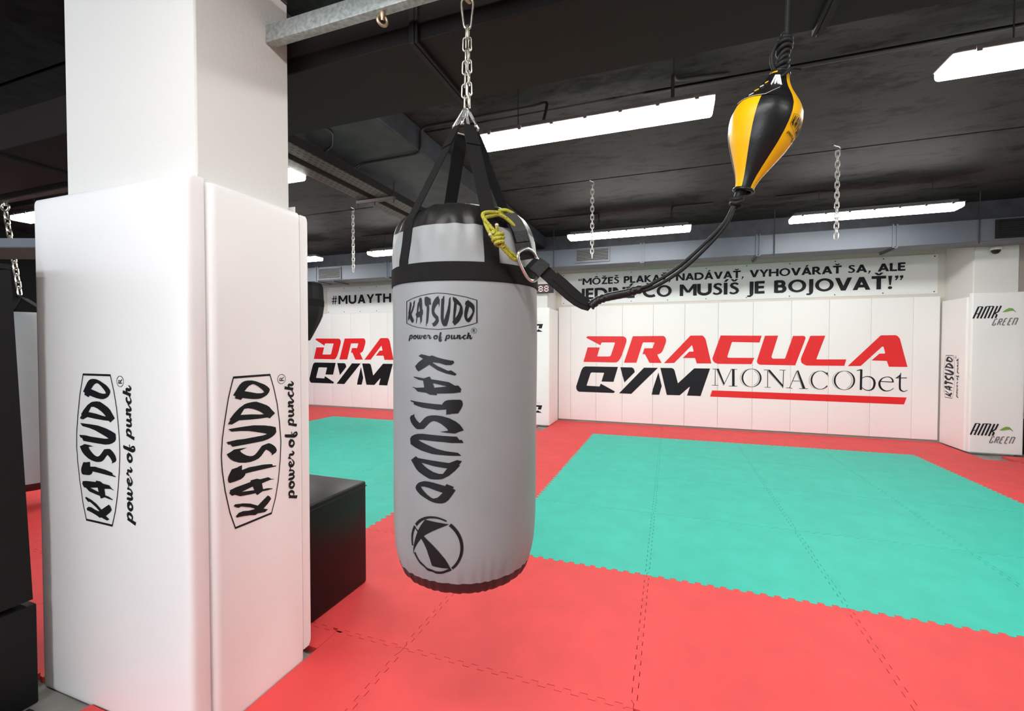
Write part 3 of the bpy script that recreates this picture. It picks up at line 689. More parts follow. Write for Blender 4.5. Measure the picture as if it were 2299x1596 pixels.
MON = [["k",[[0.648,0.985],[0.744,0.987]],[0.0086,0.0086]],["k",[[0.691,0.98],[0.69,0.719]],[0.0093,0.0093]],["k",[[0.64,0.719],[0.737,0.718]],[0.008,0.008]],["k",[[0.725,0.988],[0.822,0.744]],[0.033,0.0224]],["k",[[0.815,0.722],[0.927,0.985]],[0.0092,0.0092]],["k",[[0.955,0.988],[0.958,0.716]],[0.0375,0.0375]],["k",[[0.924,0.987],[1.011,0.986]],[0.0084,0.0084]],["k",[[0.894,0.715],[1.014,0.715]],[0.0085,0.0085]],["g",[[0.711,0.973],[0.812,0.726]],[0.0145,0.0145]],["k",[[1.346,0.857],[1.343,0.884],[1.335,0.911],[1.323,0.935],[1.307,0.957],[1.288,0.974],[1.265,0.987],[1.241,0.995],[1.216,0.997],[1.19,0.994],[1.166,0.985],[1.144,0.971],[1.124,0.953],[1.108,0.931],[1.097,0.906],[1.089,0.878],[1.087,0.85],[1.09,0.822],[1.098,0.795],[1.11,0.77],[1.127,0.749],[1.147,0.731],[1.169,0.719],[1.194,0.711],[1.219,0.709],[1.244,0.713],[1.268,0.722],[1.29,0.736],[1.31,0.754],[1.325,0.776],[1.337,0.802],[1.344,0.829],[1.346,0.857]],[0.0249,0.0244,0.0228,0.0204,0.0173,0.014,0.0107,0.0078,0.0062,0.0078,0.0107,0.014,0.0173,0.0204,0.0228,0.0244,0.0249,0.0244,0.0228,0.0204,0.0173,0.014,0.0107,0.0078,0.0062,0.0078,0.0107,0.014,0.0173,0.0204,0.0228,0.0244,0.0249]],["g",[[1.144,0.985],[1.121,0.973],[1.101,0.957],[1.084,0.937],[1.071,0.914],[1.062,0.889],[1.058,0.863],[1.058,0.836],[1.063,0.81],[1.072,0.785],[1.086,0.763],[1.104,0.744],[1.124,0.729],[1.147,0.718]],[0.0089,0.0089,0.0089,0.0089,0.0089,0.0089,0.0089,0.0089,0.0089,0.0089,0.0089,0.0089,0.0089,0.0089]],["g",[[1.254,0.738],[1.274,0.753],[1.292,0.772],[1.305,0.794],[1.315,0.818],[1.319,0.843],[1.319,0.869],[1.314,0.893],[1.304,0.917],[1.29,0.938],[1.272,0.956],[1.251,0.971]],[0.0113,0.0113,0.0113,0.0113,0.0113,0.0113,0.0113,0.0113,0.0113,0.0113,0.0113,0.0113]],["k",[[1.39,0.983],[1.473,0.984]],[0.0081,0.0081]],["k",[[1.442,0.977],[1.444,0.714]],[0.0099,0.0099]],["k",[[1.402,0.712],[1.486,0.712]],[0.0074,0.0074]],["k",[[1.458,0.982],[1.655,0.734]],[0.0308,0.0246]],["k",[[1.659,0.981],[1.654,0.708]],[0.0097,0.0097]],["k",[[1.605,0.985],[1.689,0.985]],[0.0079,0.0079]],["g",[[1.449,0.956],[1.65,0.717]],[0.0136,0.0136]],["k",[[1.839,0.978],[1.744,0.712]],[0.0089,0.0089]],["k",[[1.85,0.983],[1.937,0.709]],[0.0202,0.0344]],["k",[[1.779,0.82],[1.874,0.82]],[0.0078,0.0078]],["k",[[1.696,0.713],[1.783,0.707]],[0.0072,0.0072]],["k",[[1.875,0.706],[1.987,0.709]],[0.0077,0.0077]],["g",[[1.836,0.96],[1.914,0.715]],[0.0143,0.0143]],["k",[[2.236,0.93],[2.223,0.947],[2.207,0.961],[2.19,0.972],[2.171,0.979],[2.152,0.982],[2.132,0.98],[2.113,0.975],[2.095,0.966],[2.079,0.953],[2.064,0.938],[2.052,0.919],[2.042,0.898],[2.036,0.875],[2.033,0.852],[2.033,0.828],[2.037,0.804],[2.044,0.782],[2.054,0.762],[2.067,0.743],[2.082,0.728],[2.099,0.717],[2.117,0.708],[2.136,0.704],[2.156,0.704],[2.175,0.708],[2.193,0.716],[2.21,0.727],[2.225,0.742],[2.238,0.76]],[0.018,0.0157,0.0131,0.0107,0.0085,0.007,0.0075,0.0093,0.0116,0.0141,0.0166,0.0189,0.0207,0.0221,0.0228,0.0228,0.0221,0.0207,0.0189,0.0166,0.0141,0.0116,0.0093,0.0075,0.007,0.0085,0.0107,0.0131,0.0157,0.018]],["k",[[2.234,0.965],[2.249,0.901]],[0.0126,0.0057]],["g",[[2.08,0.969],[2.06,0.957],[2.042,0.942],[2.027,0.923],[2.015,0.901],[2.007,0.877],[2.003,0.852],[2.004,0.826],[2.008,0.801],[2.017,0.777],[2.029,0.756],[2.045,0.738],[2.063,0.723],[2.083,0.713]],[0.0093,0.0093,0.0093,0.0093,0.0093,0.0093,0.0093,0.0093,0.0093,0.0093,0.0093,0.0093,0.0093,0.0093]],["k",[[2.578,0.85],[2.575,0.878],[2.568,0.904],[2.556,0.928],[2.541,0.949],[2.522,0.966],[2.5,0.979],[2.477,0.986],[2.453,0.988],[2.429,0.985],[2.406,0.977],[2.385,0.963],[2.367,0.945],[2.352,0.923],[2.34,0.898],[2.334,0.871],[2.332,0.844],[2.334,0.816],[2.342,0.789],[2.354,0.765],[2.37,0.744],[2.389,0.727],[2.41,0.715],[2.433,0.707],[2.457,0.705],[2.481,0.709],[2.504,0.718],[2.525,0.732],[2.543,0.75],[2.558,0.772],[2.569,0.796],[2.576,0.823],[2.578,0.85]],[0.0232,0.0227,0.0212,0.0189,0.016,0.0128,0.0097,0.007,0.0055,0.007,0.0097,0.0128,0.016,0.0189,0.0212,0.0227,0.0232,0.0227,0.0212,0.0189,0.016,0.0128,0.0097,0.007,0.0055,0.007,0.0097,0.0128,0.016,0.0189,0.0212,0.0227,0.0232]],["g",[[2.385,0.974],[2.363,0.963],[2.344,0.947],[2.328,0.928],[2.316,0.906],[2.307,0.881],[2.303,0.856],[2.303,0.83],[2.308,0.805],[2.317,0.781],[2.331,0.759],[2.347,0.741],[2.367,0.726],[2.388,0.716]],[0.0079,0.0079,0.0079,0.0079,0.0079,0.0079,0.0079,0.0079,0.0079,0.0079,0.0079,0.0079,0.0079,0.0079]],["g",[[2.489,0.732],[2.508,0.748],[2.524,0.767],[2.536,0.788],[2.545,0.812],[2.549,0.837],[2.549,0.862],[2.544,0.887],[2.535,0.91],[2.522,0.931],[2.505,0.949],[2.485,0.963]],[0.01,0.01,0.01,0.01,0.01,0.01,0.01,0.01,0.01,0.01,0.01,0.01]],["k",[[2.663,1.016],[2.661,0.712]],[0.0284,0.0284]],["k",[[2.606,0.999],[2.665,1.009]],[0.0074,0.0211]],["k",[[2.67,0.884],[2.706,0.906],[2.743,0.913],[2.786,0.9],[2.817,0.864],[2.827,0.813],[2.816,0.753],[2.789,0.719],[2.752,0.708],[2.709,0.719],[2.675,0.749]],[0.0086,0.0099,0.0123,0.0197,0.0259,0.0284,0.0259,0.0197,0.0123,0.0099,0.0086]],["k",[[2.902,0.844],[3.055,0.838]],[0.012,0.012]],["k",[[3.047,0.835],[3.039,0.877],[3.009,0.906],[2.97,0.911],[2.92,0.889],[2.891,0.844],[2.886,0.8],[2.901,0.752],[2.934,0.718],[2.976,0.706],[3.024,0.722],[3.056,0.751]],[0.0202,0.0178,0.0131,0.0095,0.0142,0.0237,0.0273,0.0261,0.0214,0.0131,0.0095,0.0071]],["k",[[3.138,0.978],[3.129,0.901],[3.129,0.763],[3.142,0.724],[3.178,0.707],[3.218,0.726]],[0.0047,0.0223,0.0235,0.0211,0.0117,0.0059]],["k",[[3.077,0.9],[3.208,0.903]],[0.0118,0.0118]],["k",[[3.086,0.904],[3.132,0.934]],[0.0035,0.0295]]]
RED_L = [[DRA[k]] for k in ('rD', 'rR', 'rA', 'rC', 'rU', 'rL', 'rA2', 'rbar')]
BLK_L = [[DRA[k]] for k in ('kG', 'kY', 'kY2', 'kM', 'kM2')]
SER_L = []; SHA_L = []
for sh, pts, ws in MON:
    if 5 < len(pts) < 20:
        sm = bez([(a, b, 0) for a, b in pts], 5)
        ws = [ws[min(int(i / 5), len(ws) - 2)] * (1 - (i / 5 - min(int(i / 5), len(ws) - 2))) + ws[min(int(i / 5), len(ws) - 2) + 1] * (i / 5 - min(int(i / 5), len(ws) - 2)) for i in range(len(sm))]
        pts = [(p.x, p.y) for p in sm]
    (SER_L if sh == 'k' else SHA_L).extend(ribbon(pts, ws))
SEAMS = [-1.925, -1.699, -1.243, -.789, -.279, .222, .728, 1.231, 1.758, 2.254, 2.776, 3.271, 3.575]
PADL = ['narrow blank white wall pad in the corner by the clock pillar',
        'white wall pad under the start of the lettering, second from the clock pillar',
        'white wall pad with the first red letter, third from the clock pillar',
        'white wall pad with the second red letter, fourth from the clock pillar',
        'white wall pad where the first red letter A begins, fifth from the clock pillar',
        'white wall pad where the red underline begins, sixth from the clock pillar',
        'white wall pad with the red letter C, seventh from the clock pillar',
        'white wall pad with the red letter U, eighth from the clock pillar',
        'white wall pad with the red letter L, ninth from the clock pillar',
        'white wall pad before the last red letter, tenth from the clock pillar',
        'white wall pad under the last red letter A, eleventh from the clock pillar',
        'blank white wall pad in the corner by the far right pillar']
def wall_pad(x0, x1, label, lo, z1, seed, prints):
    t = thing('wall_pad', label, 'wall pad', ((x0 + x1) / 2, 7.97, .03), 'white pads along the lettered wall')
    soft_panel(x1 - x0 - .003, z1 - .03, .057, lambda a, b, c: (x0 + .0015 + a, 7.998 - c, .03 + b), .004, .0006, seed, 5, 12).build('cover', M['vinyl2'], t, angle=60)
    for nm, polys, m, yy in prints:
        for grp in ([[p] for p in polys] if nm in ('red_letter', 'black_letter') else [polys]):
            mb = lay(grp, lambda x, z: (x, yy, z), lo=x0 + .0004, hi=x1 - .0004)
            if mb.f: wrap(mb, nm, t, m)
for i in range(12):
    wall_pad(SEAMS[i], SEAMS[i + 1], PADL[i], None, 2.062, i, [('red_letter', RED_L, 'redprint', 7.9385), ('black_letter', BLK_L, 'navy', 7.9385), ('grey_shadow_lettering', SHA_L, 'greyprint', 7.9388), ('serif_lettering', SER_L, 'navy', 7.9382)])
DX = -6.08
SHR = lambda polys: [[[(x + DX, z - .012) for x, z in c] for c in cs] for cs in polys]
LS = [-8.1, -7.567, -7.05, -6.912, -6.39, -5.863, -5.34, -4.82, -4.3, -3.78, -3.26, -2.76, -2.52]
LS = [-8.10, -7.575, -7.06, -6.54, -6.02, -5.60, -5.08, -4.56]
LPL = ['white wall pad behind the hanging dark bag, left of the smaller lettering', 'white wall pad with the red D of the left lettering, beside the pillar pads',
       'white wall pad with the red R of the left lettering', 'white wall pad with the first red A of the left lettering',
       'narrow white wall pad of the left lettering, beside the punching bag', 'white wall pad of the left lettering, hidden behind the punching bag', 'last white wall pad of the left lettering behind the punching bag']
for i in range(6):
    wall_pad(LS[i], LS[i + 1], LPL[i], None, 2.062, 40 + i, [('red_letter', SHR(RED_L[:3]), 'redprint', 7.9385), ('black_letter', SHR(BLK_L), 'print', 7.9385)])

def banner(x0, x1, z0, z1, label, lines, screws):
    t = thing('banner', label, 'banner', ((x0 + x1) / 2, 7.99, z0))
    mb = MB(); n, m = 40, 8; vs = []
    for j in range(m + 1):
        for i in range(n + 1):
            x = x0 + (x1 - x0) * i / n; z = z0 + (z1 - z0) * j / m
            vs.append((x, 7.990 + .0015 * math.sin(i * .9 + j), z))
    mb.add(vs, [(j * (n + 1) + i, j * (n + 1) + i + 1, (j + 1) * (n + 1) + i + 1, (j + 1) * (n + 1) + i) for j in range(m) for i in range(n)])
    mb.box(x0, x1, 7.9945, 7.9985, z0, z1)
    mb.build('cloth', M['banner'], t)
    P = []
    for a in lines: P += sans(*a)
    wrap(lay(P, lambda x, z: (x, 7.9855, z)), 'lettering', t, 'navy')
    for k in range(screws):
        x = x0 + .04 + (x1 - x0 - .08) * k / (screws - 1)
        for z in (z0 + .03, z1 - .03):
            mb = MB().tube([(x, 7.9925, z), (x, 7.984, z)], .008, 8); mb.build('screw', M['conduit'], t)
banner(-1.88, 3.56, 2.105, 2.665, 'long white banner with two lines of dark capitals above the wall pads', [('“MÔŽEŠ PLAKAŤ, NADÁVAŤ, VYHOVÁRAŤ SA, ALE', -1.577, 3.19, 2.452, 2.568), ('JEDINÉ ČO MUSÍŠ JE BOJOVAŤ!”', -1.53, 3.175, 2.193, 2.385)], 10)
banner(-7.2, -4.6, 2.07, 2.64, 'white banner with a dark hashtag slogan on the far wall beside the punching bag', [('#MUAYTH', -7.079, -5.535, 2.271, 2.458, .16), ('AI', -5.49, -5.13, 2.271, 2.458, .16)], 7)

# clock pillar on the far wall
pt = thing('pillar_pad', 'white pad on the far pillar under the digital clock, with small dark marks', 'pillar pad', (-2.22, 7.34, .0), 'pads on the far pillars')
soft_panel(.585, 2.0, .055, lambda a, b, c: (-2.515 + a, 7.365 - c, .005 + b), .015, .001, 31, 8, 14).build('cover', M['vinyl2'], pt, angle=60)
G = DRA['kG']; gx = [p[0] for p in G]; gz = [p[1] for p in G]
def small_mark(zb, zt, xr):
    s = (zt - zb) / (max(gz) - min(gz)); k = 1.0
    return [[[(xr - (max(gx) - x) * s * k, zb + (z - min(gz)) * s) for x, z in G]]]
def small_serif(zb, zt, xr):
    ax = [p[0] for c in SER_L for q in c for p in q]; az = [p[1] for c in SER_L for q in c for p in q]
    s = (zt - zb) / (max(az) - min(az))
    return [[[(xr - (max(ax) - x) * s, zb + (z - min(az)) * s) for x, z in q] for q in c] for c in SER_L]
wrap(lay(small_mark(1.598, 1.732, -2.04) + small_mark(.216, .346, -2.05), lambda x, z: (x, 7.3085, z)), 'dark_mark', pt, 'navy')
wrap(lay(small_serif(1.752, 1.79, -2.07) + small_serif(.37, .408, -2.08), lambda x, z: (x, 7.3085, z)), 'small_lettering', pt, 'greyprint')
pt = thing('pillar_pad', 'blank white side pad of the far pillar under the clock, facing the lettered recess', 'pillar pad', (-1.95, 7.6, .0), 'pads on the far pillars')
soft_panel(.56, 1.99, .05, lambda a, b, c: (-1.978 + c, 7.372 + a, .005 + b), .012, .001, 32, 6, 14).build('cover', M['vinyl2'], pt, angle=60)
# digital timer
t = thing('wall_clock', 'black digital timer with pale red digits on the far pillar, behind the strap', 'clock', (-2.23, 7.34, 2.25))
MB().box(-2.60, -1.868, 7.285, 7.368, 2.253, 2.402, .008).build('case', M['clockbody'], t)
MB().box(-2.57, -1.93, 7.282, 7.2845, 2.265, 2.386).build('window', M['clockface'], t, smooth=False)
def seg8(cx, cz, w, h, th=.013):
    P = []
    for z in (cz - h / 2, cz, cz + h / 2): P += bar(cx - w / 2 + th * .7, z, cx + w / 2 - th * .7, z, th)
    for x in (cx - w / 2, cx + w / 2):
        P += bar(x, cz - h / 2 + th * .7, x, cz - th * .7, th) + bar(x, cz + th * .7, x, cz + h / 2 - th * .7, th)
    return P
P = []
for cx in (-2.50, -2.39, -2.075, -1.975): P += seg8(cx, 2.322, .058, .085)
for z in (2.30, 2.345): P += bar(-2.146, z, -2.13, z, .014)
wrap(lay(P, lambda x, z: (x, 7.2805, z)), 'digits', t, 'digit')

# far right pillar
pt = thing('pillar_pad', 'white front pad of the far right pillar with grey and green emblems', 'pillar pad', (3.87, 7.33, .0), 'pads on the far pillars')
soft_panel(.525, 2.03, .055, lambda a, b, c: (3.608 + a, 7.365 - c, .005 + b), .015, .0025, 33, 8, 16).build('cover', M['vinyl2'], pt, angle=60)
AMK = [["k",[[3.672,1.86],[3.621,1.712]],.018],["k",[[3.711,1.859],[3.66,1.712]],.018],["k",[[3.672,1.86],[3.711,1.859]],.009],["k",[[3.649,1.77],[3.681,1.77]],.009],["k",[[3.748,1.861],[3.694,1.711]],.018],["k",[[3.781,1.861],[3.731,1.71]],.018],["k",[[3.818,1.862],[3.767,1.713]],.018],["k",[[3.748,1.861],[3.818,1.862]],.009],["k",[[3.854,1.864],[3.801,1.709]],.018],["k",[[3.889,1.866],[3.862,1.792]],.018],["k",[[3.862,1.792],[3.824,1.768]],.016],["k",[[3.824,1.768],[3.851,1.758]],.009],["k",[[3.851,1.758],[3.837,1.714]],.018],
 ["g",[[3.835,1.702],[3.808,1.624]],.012],["g",[[3.835,1.702],[3.857,1.702]],.012],["g",[[3.808,1.624],[3.832,1.624]],.012],["g",[[3.832,1.624],[3.84,1.649]],.012],["g",[[3.881,1.701],[3.856,1.626]],.012],["g",[[3.881,1.701],[3.904,1.702]],.012],["g",[[3.904,1.702],[3.896,1.666]],.012],["g",[[3.896,1.666],[3.869,1.667]],.012],["g",[[3.879,1.667],[3.884,1.626]],.012],["g",[[3.933,1.706],[3.903,1.626]],.012],["g",[[3.933,1.706],[3.952,1.706]],.012],["g",[[3.919,1.669],[3.934,1.669]],.012],["g",[[3.903,1.626],[3.927,1.625]],.012],["g",[[3.982,1.708],[3.953,1.627]],.012],["g",[[3.982,1.708],[4.001,1.708]],.012],["g",[[3.969,1.671],[3.983,1.671]],.012],["g",[[3.953,1.627],[3.977,1.626]],.012],["g",[[4.023,1.708],[3.998,1.627]],.012],["g",[[4.023,1.708],[4.053,1.707]],.012],["g",[[4.053,1.707],[4.026,1.627]],.012]]
LEAF = [(3.9, 1.785), (3.931, 1.815), (3.964, 1.836), (3.999, 1.832), (4.011, 1.813), (4.032, 1.783), (4.007, 1.801), (3.976, 1.798), (3.941, 1.787)]
LEAF2 = [(3.999, 1.829), (4.013, 1.812), (4.034, 1.781), (4.026, 1.783), (4.005, 1.808)]
for k, dz in (('upper', 0), ('lower', -1.482)):
    mp = lambda x, z, dz=dz: (x, 7.3065, z + dz)
    A = []; Bq = []
    for sh, p, w in AMK: (A if sh == 'k' else Bq).extend(ribbon(p, w))
    wrap(lay(A, mp), 'dark_emblem', pt, 'navy'); wrap(lay(Bq, mp), 'grey_emblem', pt, 'dgrey')
    wrap(lay([[LEAF]], mp), 'green_leaf_emblem', pt, 'leaf')
    wrap(lay([[LEAF2]], lambda x, z, dz=dz: (x, 7.306, z + dz)), 'leaf_stalk_emblem', pt, 'dgrey')
pt = thing('pillar_pad', 'white side pad of the far right pillar with a small upright logo', 'pillar pad', (3.61, 7.65, .0), 'pads on the far pillars')
soft_panel(.565, 1.985, .05, lambda a, b, c: (3.637 - c, 7.935 - a, .005 + b), .012, .001, 34, 6, 14).build('cover', M['vinyl2'], pt, angle=60)
wrap(lay(brand_polys(), lambda u, v: (3.5855, 7.725 + v * .585, .945 + u * .585)), 'printed_logo', pt, 'navy')
t = thing('security_camera', 'small dark dome camera high on the far right pillar', 'camera', (3.83, 7.33, 2.56))
MB().lathe([(.001, .075), (.05, .075), (.055, .06), (.055, .045), (.045, .04)], 20, (3.83, 7.315, 2.525)).build('base', M['cream'], t)
MB().lathe([(.045, .045), (.043, .02), (.03, .0), (.012, -.008), (.0005, -.009)], 20, (3.83, 7.315, 2.525)).build('dome', M['dome'], t)
t = thing('bench', 'pale wooden bench end beyond the far right pillar', 'bench', (4.6, 7.7, 0))
MB().box(4.22, 5.2, 7.5, 7.9, .44, .49, .006, 1).build('seat', M['wood'], t)
for x in (4.27, 5.1): MB().box(x, x + .05, 7.54, 7.86, -.025, .44).build('leg', M['black'], t, smooth=False)

# ================================================================== CEILING FITTINGS
def lamp(xc, yc, label):
    t = thing('ceiling_lamp', label, 'ceiling lamp', (xc, yc, 2.82), 'long sealed ceiling lamps')
    L = .785
    mb = MB()
    for s in (0,):
        prof = [(-.092, .048), (-.092, .012), (-.086, .002), (-.07, .0), (.07, .0), (.086, .002), (.092, .012), (.092, .048)]
        xs = [(-L + .0, .62), (-L + .004, .85), (-L + .014, 1.0), (L - .014, 1.0), (L - .004, .85), (L, .62)]
        vs = []; n = len(prof)
        for x, k in xs:
            for (py, pz) in prof: vs.append((xc + x, yc + py * (.85 + .15 * k), 2.825 + .048 - (.048 - pz) * k))
        fs = [(i * n + j, i * n + j + 1, (i + 1) * n + j + 1, (i + 1) * n + j) for i in range(len(xs) - 1) for j in range(n - 1)]
        fs += [tuple(range(n - 1, -1, -1)), tuple((len(xs) - 1) * n + j for j in range(n))]
        mb.add(vs, fs)
    mb.build('diffuser', M['lamp'], t, angle=50)
    h = MB(); h.box(xc - L - .005, xc + L + .005, yc - .096, yc + .096, 2.874, 2.888, .003, 1)
    h.box(xc - L + .03, xc + L - .03, yc - .06, yc + .06, 2.888, 2.925, .012, 2)
    for k in range(7):
        x = xc - L + .1 + k * (2 * L - .2) / 6
        for s in (-1, 1): h.box(x - .012, x + .012, yc + s * .099 - .004, yc + s * .099 + .004, 2.862, 2.892)
    h.build('housing', M['housing'], t)
    for x in (xc - .5, xc + .55):
        MB().tube([(x, yc, 2.92), (x, yc, ZC)], .0035, 6).build('hanger', M['conduit'], t)
LR1 = [(-6.505, 'long lamp whose left end shows behind the left edge of the white pillar'), (-3.855, 'long lamp whose right end shows just right of the white pillar'),
       (-.545, 'large lit lamp between the punching bag and the yellow ball'), (2.155, 'lit lamp cut by the right edge, nearest on the right')]
for x, l in LR1: lamp(x, 3.066, l)
LR2 = [(-6.465, 'far lamp peeking out beside the lower pillar pad, above the air grille'), (-3.845, 'far lamp half hidden by the left side of the punching bag'),
       (-.555, 'far lamp behind the middle hanging chain'), (2.115, 'far lamp behind the right hanging chain')]
for x, l in LR2: lamp(x, 6.12, l)
for x, y, l in ((-.3, .12, 'assumed ceiling lamp above the camera, out of the picture'), (2.155, .12, 'assumed ceiling lamp right of the one above the camera, out of the picture'), (4.9, 3.066, 'assumed ceiling lamp to the right of the picture, out of the picture')): lamp(x, y, l)  # assumed unseen lamps, added to brighten the pads and far right pillar
for x, l in ((-2.2, 'assumed ceiling lamp behind the camera, out of the picture')  ,): lamp(x, -2.9, l)  # also assumed and unseen, added to light the pads facing it

# ventilation duct close overhead
t = thing('air_duct', 'wide dark ventilation duct overhead, running behind the steel tube', 'air duct', (0, 1.78, 2.56))
MB().box(-9.9, 6.4, 1.555, 2.005, 2.56, 2.775, .004, 1).build('casing', M['duct_dark'], t)
for x in (-6.88, -3.96, -2.44, -.96, .52, 2.0, 3.48):
    f = MB()
    for dx in (-.013, .013):
        f.box(x + dx - .006, x + dx + .006, 1.540, 2.022, 2.545, 2.79)
    f.box(x - .005, x + .005, 1.537, 2.025, 2.541, 2.794)
    f.build('flange', M['flange'], t, smooth=False)
# duct along the far wall
t = thing('air_duct', 'blue grey ventilation duct along the top of the lettered wall', 'air duct', (0, 7.08, 2.6))
MB().box(-9.8, 6.4, 6.90, 7.26, 2.605, 2.872, .004, 1).build('casing', M['duct'], t)
for x in (-7.6, -6.46, -4.85, -2.6, -.406, 1.118, 2.64, 4.1):
    f = MB(); f.box(x - .03, x - .012, 6.888, 7.272, 2.593, 2.884); f.box(x + .012, x + .03, 6.888, 7.272, 2.593, 2.884)
    f.box(x - .02, x + .02, 6.878, 7.282, 2.588, 2.598)
    f.build('flange', M['duct'], t, smooth=False)
for x in (-1.75, 1.31, 3.45): MB().tube([(x, 6.885, 2.58), (x, 6.885, ZC)], .006, 6).build('hanger_rod', M['conduit'], t)
for x in (1.12, 2.64, -6.05, -4.8): MB().box(x - .015, x + .015, 6.87, 7.30, 2.575, 2.588).build('support_rail', M['conduit'], t, smooth=False)
def grille(x0, x1, z0, z1, label, dk=False):
    t = thing('air_grille', label, 'air grille', ((x0 + x1) / 2, 6.89, z0), 'grilles in the wall duct')
    MB().box(x0, x1, 6.893, 6.8985, z0, z1).build('backing', M['dark'], t, smooth=False)
    f = MB(); w = .02
    for a in ((x0 - w, x1 + w, z1, z1 + w), (x0 - w, x1 + w, z0 - w, z0), (x0 - w, x0, z0, z1), (x1, x1 + w, z0, z1)): f.box(a[0], a[1], 6.878, 6.8985, a[2], a[3])
    f.build('frame', M['duct_dark' if dk else 'duct'], t, smooth=False)
    n = 8
    b = MB()
    for k in range(n):
        z = z0 + (z1 - z0) * (k + .5) / n
        b.add([(x0, 6.879, z - .004), (x1, 6.879, z - .004), (x1, 6.888, z + .0005), (x0, 6.888, z + .0005), (x0, 6.879, z - .0015), (x1, 6.879, z - .0015), (x1, 6.888, z + .003), (x0, 6.888, z + .003)],
              [(0, 1, 2, 3), (7, 6, 5, 4), (0, 4, 5, 1), (2, 6, 7, 3)])
    b.build('slats', M['duct_dark' if dk else 'grille'], t, smooth=False)
grille(-1.385, -.90, 2.665, 2.84, 'slatted grille in the wall duct behind the middle hanging chain')
grille(-6.40, -5.90, 2.64, 2.83, 'slatted grille in the wall duct beside the far lamp left of the punching bag')
grille(3.62, 4.3, 2.65, 2.83, 'dark unlit grille at the right end of the wall duct', True)  # shade painted in: frame and slats take the darker sheet to look unlit

# cable trays on a hanger
t = thing('cable_tray', 'perforated cable tray with a tall dark side, nearer the bag of the two', 'cable tray', (-2.71, 4, 2.85), 'cable trays under the ceiling')
MB().box(-2.79, -2.64, 2.05, 6.8, 2.848, 2.852).build('tray_bottom', M['tray'], t, smooth=False)
for x in (-2.792, -2.640): MB().box(x, x + .003, 2.05, 6.8, 2.848, 2.92).build('tray_side', M['flange'], t, smooth=False)
t = thing('cable_tray', 'perforated cable tray next to the lamp end beside the white pillar', 'cable tray', (-2.95, 4, 2.85), 'cable trays under the ceiling')
MB().box(-3.01, -2.88, 2.05, 6.8, 2.848, 2.852).build('tray_bottom', M['tray'], t, smooth=False)
for x in (-3.013, -2.880): MB().box(x, x + .003, 2.05, 6.8, 2.848, 2.90).build('tray_side', M['tray'], t, smooth=False)
for y, l in ((3.82, 'steel cross bar with threaded rods holding the cable trays'),):
    t = thing('tray_hanger', l, 'hanger', (-2.82, y, 2.82))
    MB().box(-3.05, -2.60, y - .02, y + .02, 2.815, 2.843).build('cross_bar', M['darktube'], t, smooth=False)
    for x in (-2.61, -2.835, -3.04): MB().tube([(x, y, 2.78), (x, y, 3.0)], .006, 6).build('threaded_rod', M['conduit'], t)
# conduits
def conduit(pts, label, r=.011):
    o = MB().tube(pts, r, 8).build('conduit', M['conduit'], loc=pts[0])
    return tag(o, label, 'conduit', 'black conduits on the ceiling')
def roundpath(pts, rad=.06, n=5):
    P = [Vector(p) for p in pts]; out = [P[0]]
    for i in range(1, len(P) - 1):
        a = (P[i - 1] - P[i]); b = (P[i + 1] - P[i]); ra = min(rad, a.length / 2.1, b.length / 2.1)
        s, e = P[i] + a.normalized() * ra, P[i] + b.normalized() * ra
        for k in range(n + 1):
            q = k / n; out.append((1 - q) ** 2 * s + 2 * q * (1 - q) * P[i] + q * q * e)
    out.append(P[-1]); return out
YC = 3.30
conduit(roundpath([(-2.75, YC + .1, 2.90), (-2.75, YC + .1, 2.975), (-2.6, YC + .02, 2.975), (-1.985, YC, 2.975), (-1.985, YC, 3.185), (-1.0, YC, 3.185), (-.86, 3.2, 3.15), (-.86, 3.066, 2.93)]), 'black conduit running under the beam to the large lit lamp')
conduit(roundpath([(-.2, YC + .11, 3.185), (1.9, YC + .11, 3.185), (2.1, 3.2, 3.17), (2.1, 3.066, 2.93)]), 'black conduit along the ceiling joint to the lamp at the right edge')
conduit(roundpath([(.35, 3.34, 3.185), (.02, 3.3, 3.185), (.0, 3.066, 3.1), (.0, 3.066, 2.93)]), 'short black conduit dropping to the right end of the large lit lamp')
conduit(roundpath([(-1.95, 6.25, 3.185), (-.95, 6.25, 3.185), (-.93, 6.12, 3.15), (-.93, 6.12, 2.93)]), 'black conduit dropping to the far lamp behind the middle chain')
conduit(roundpath([(.5, 6.27, 3.185), (.03, 6.25, 3.185), (0.0, 6.12, 3.15), (0.0, 6.12, 2.93)]), 'conduit loop right of the middle chain, over the far lamp')
conduit(roundpath([(1.2, 6.27, 3.185), (1.75, 6.25, 3.185), (1.78, 6.12, 3.15), (1.78, 6.12, 2.93)]), 'conduit loop over the far lamp behind the right chain')
conduit(roundpath([(-4.9, 6.25, 3.185), (-3.95, 6.25, 3.185), (-3.93, 6.12, 3.15), (-3.93, 6.12, 2.93)]), 'conduit loop over the far lamp left of the punching bag')
conduit(roundpath([(-2.72, 2.6, 2.975), (-2.45, 2.6, 2.975), (-2.42, 2.75, 2.975), (-2.6, 2.95, 2.975), (-2.75, 2.95, 2.93)]), 'short bent conduit under the beam beside the cable trays', .009)

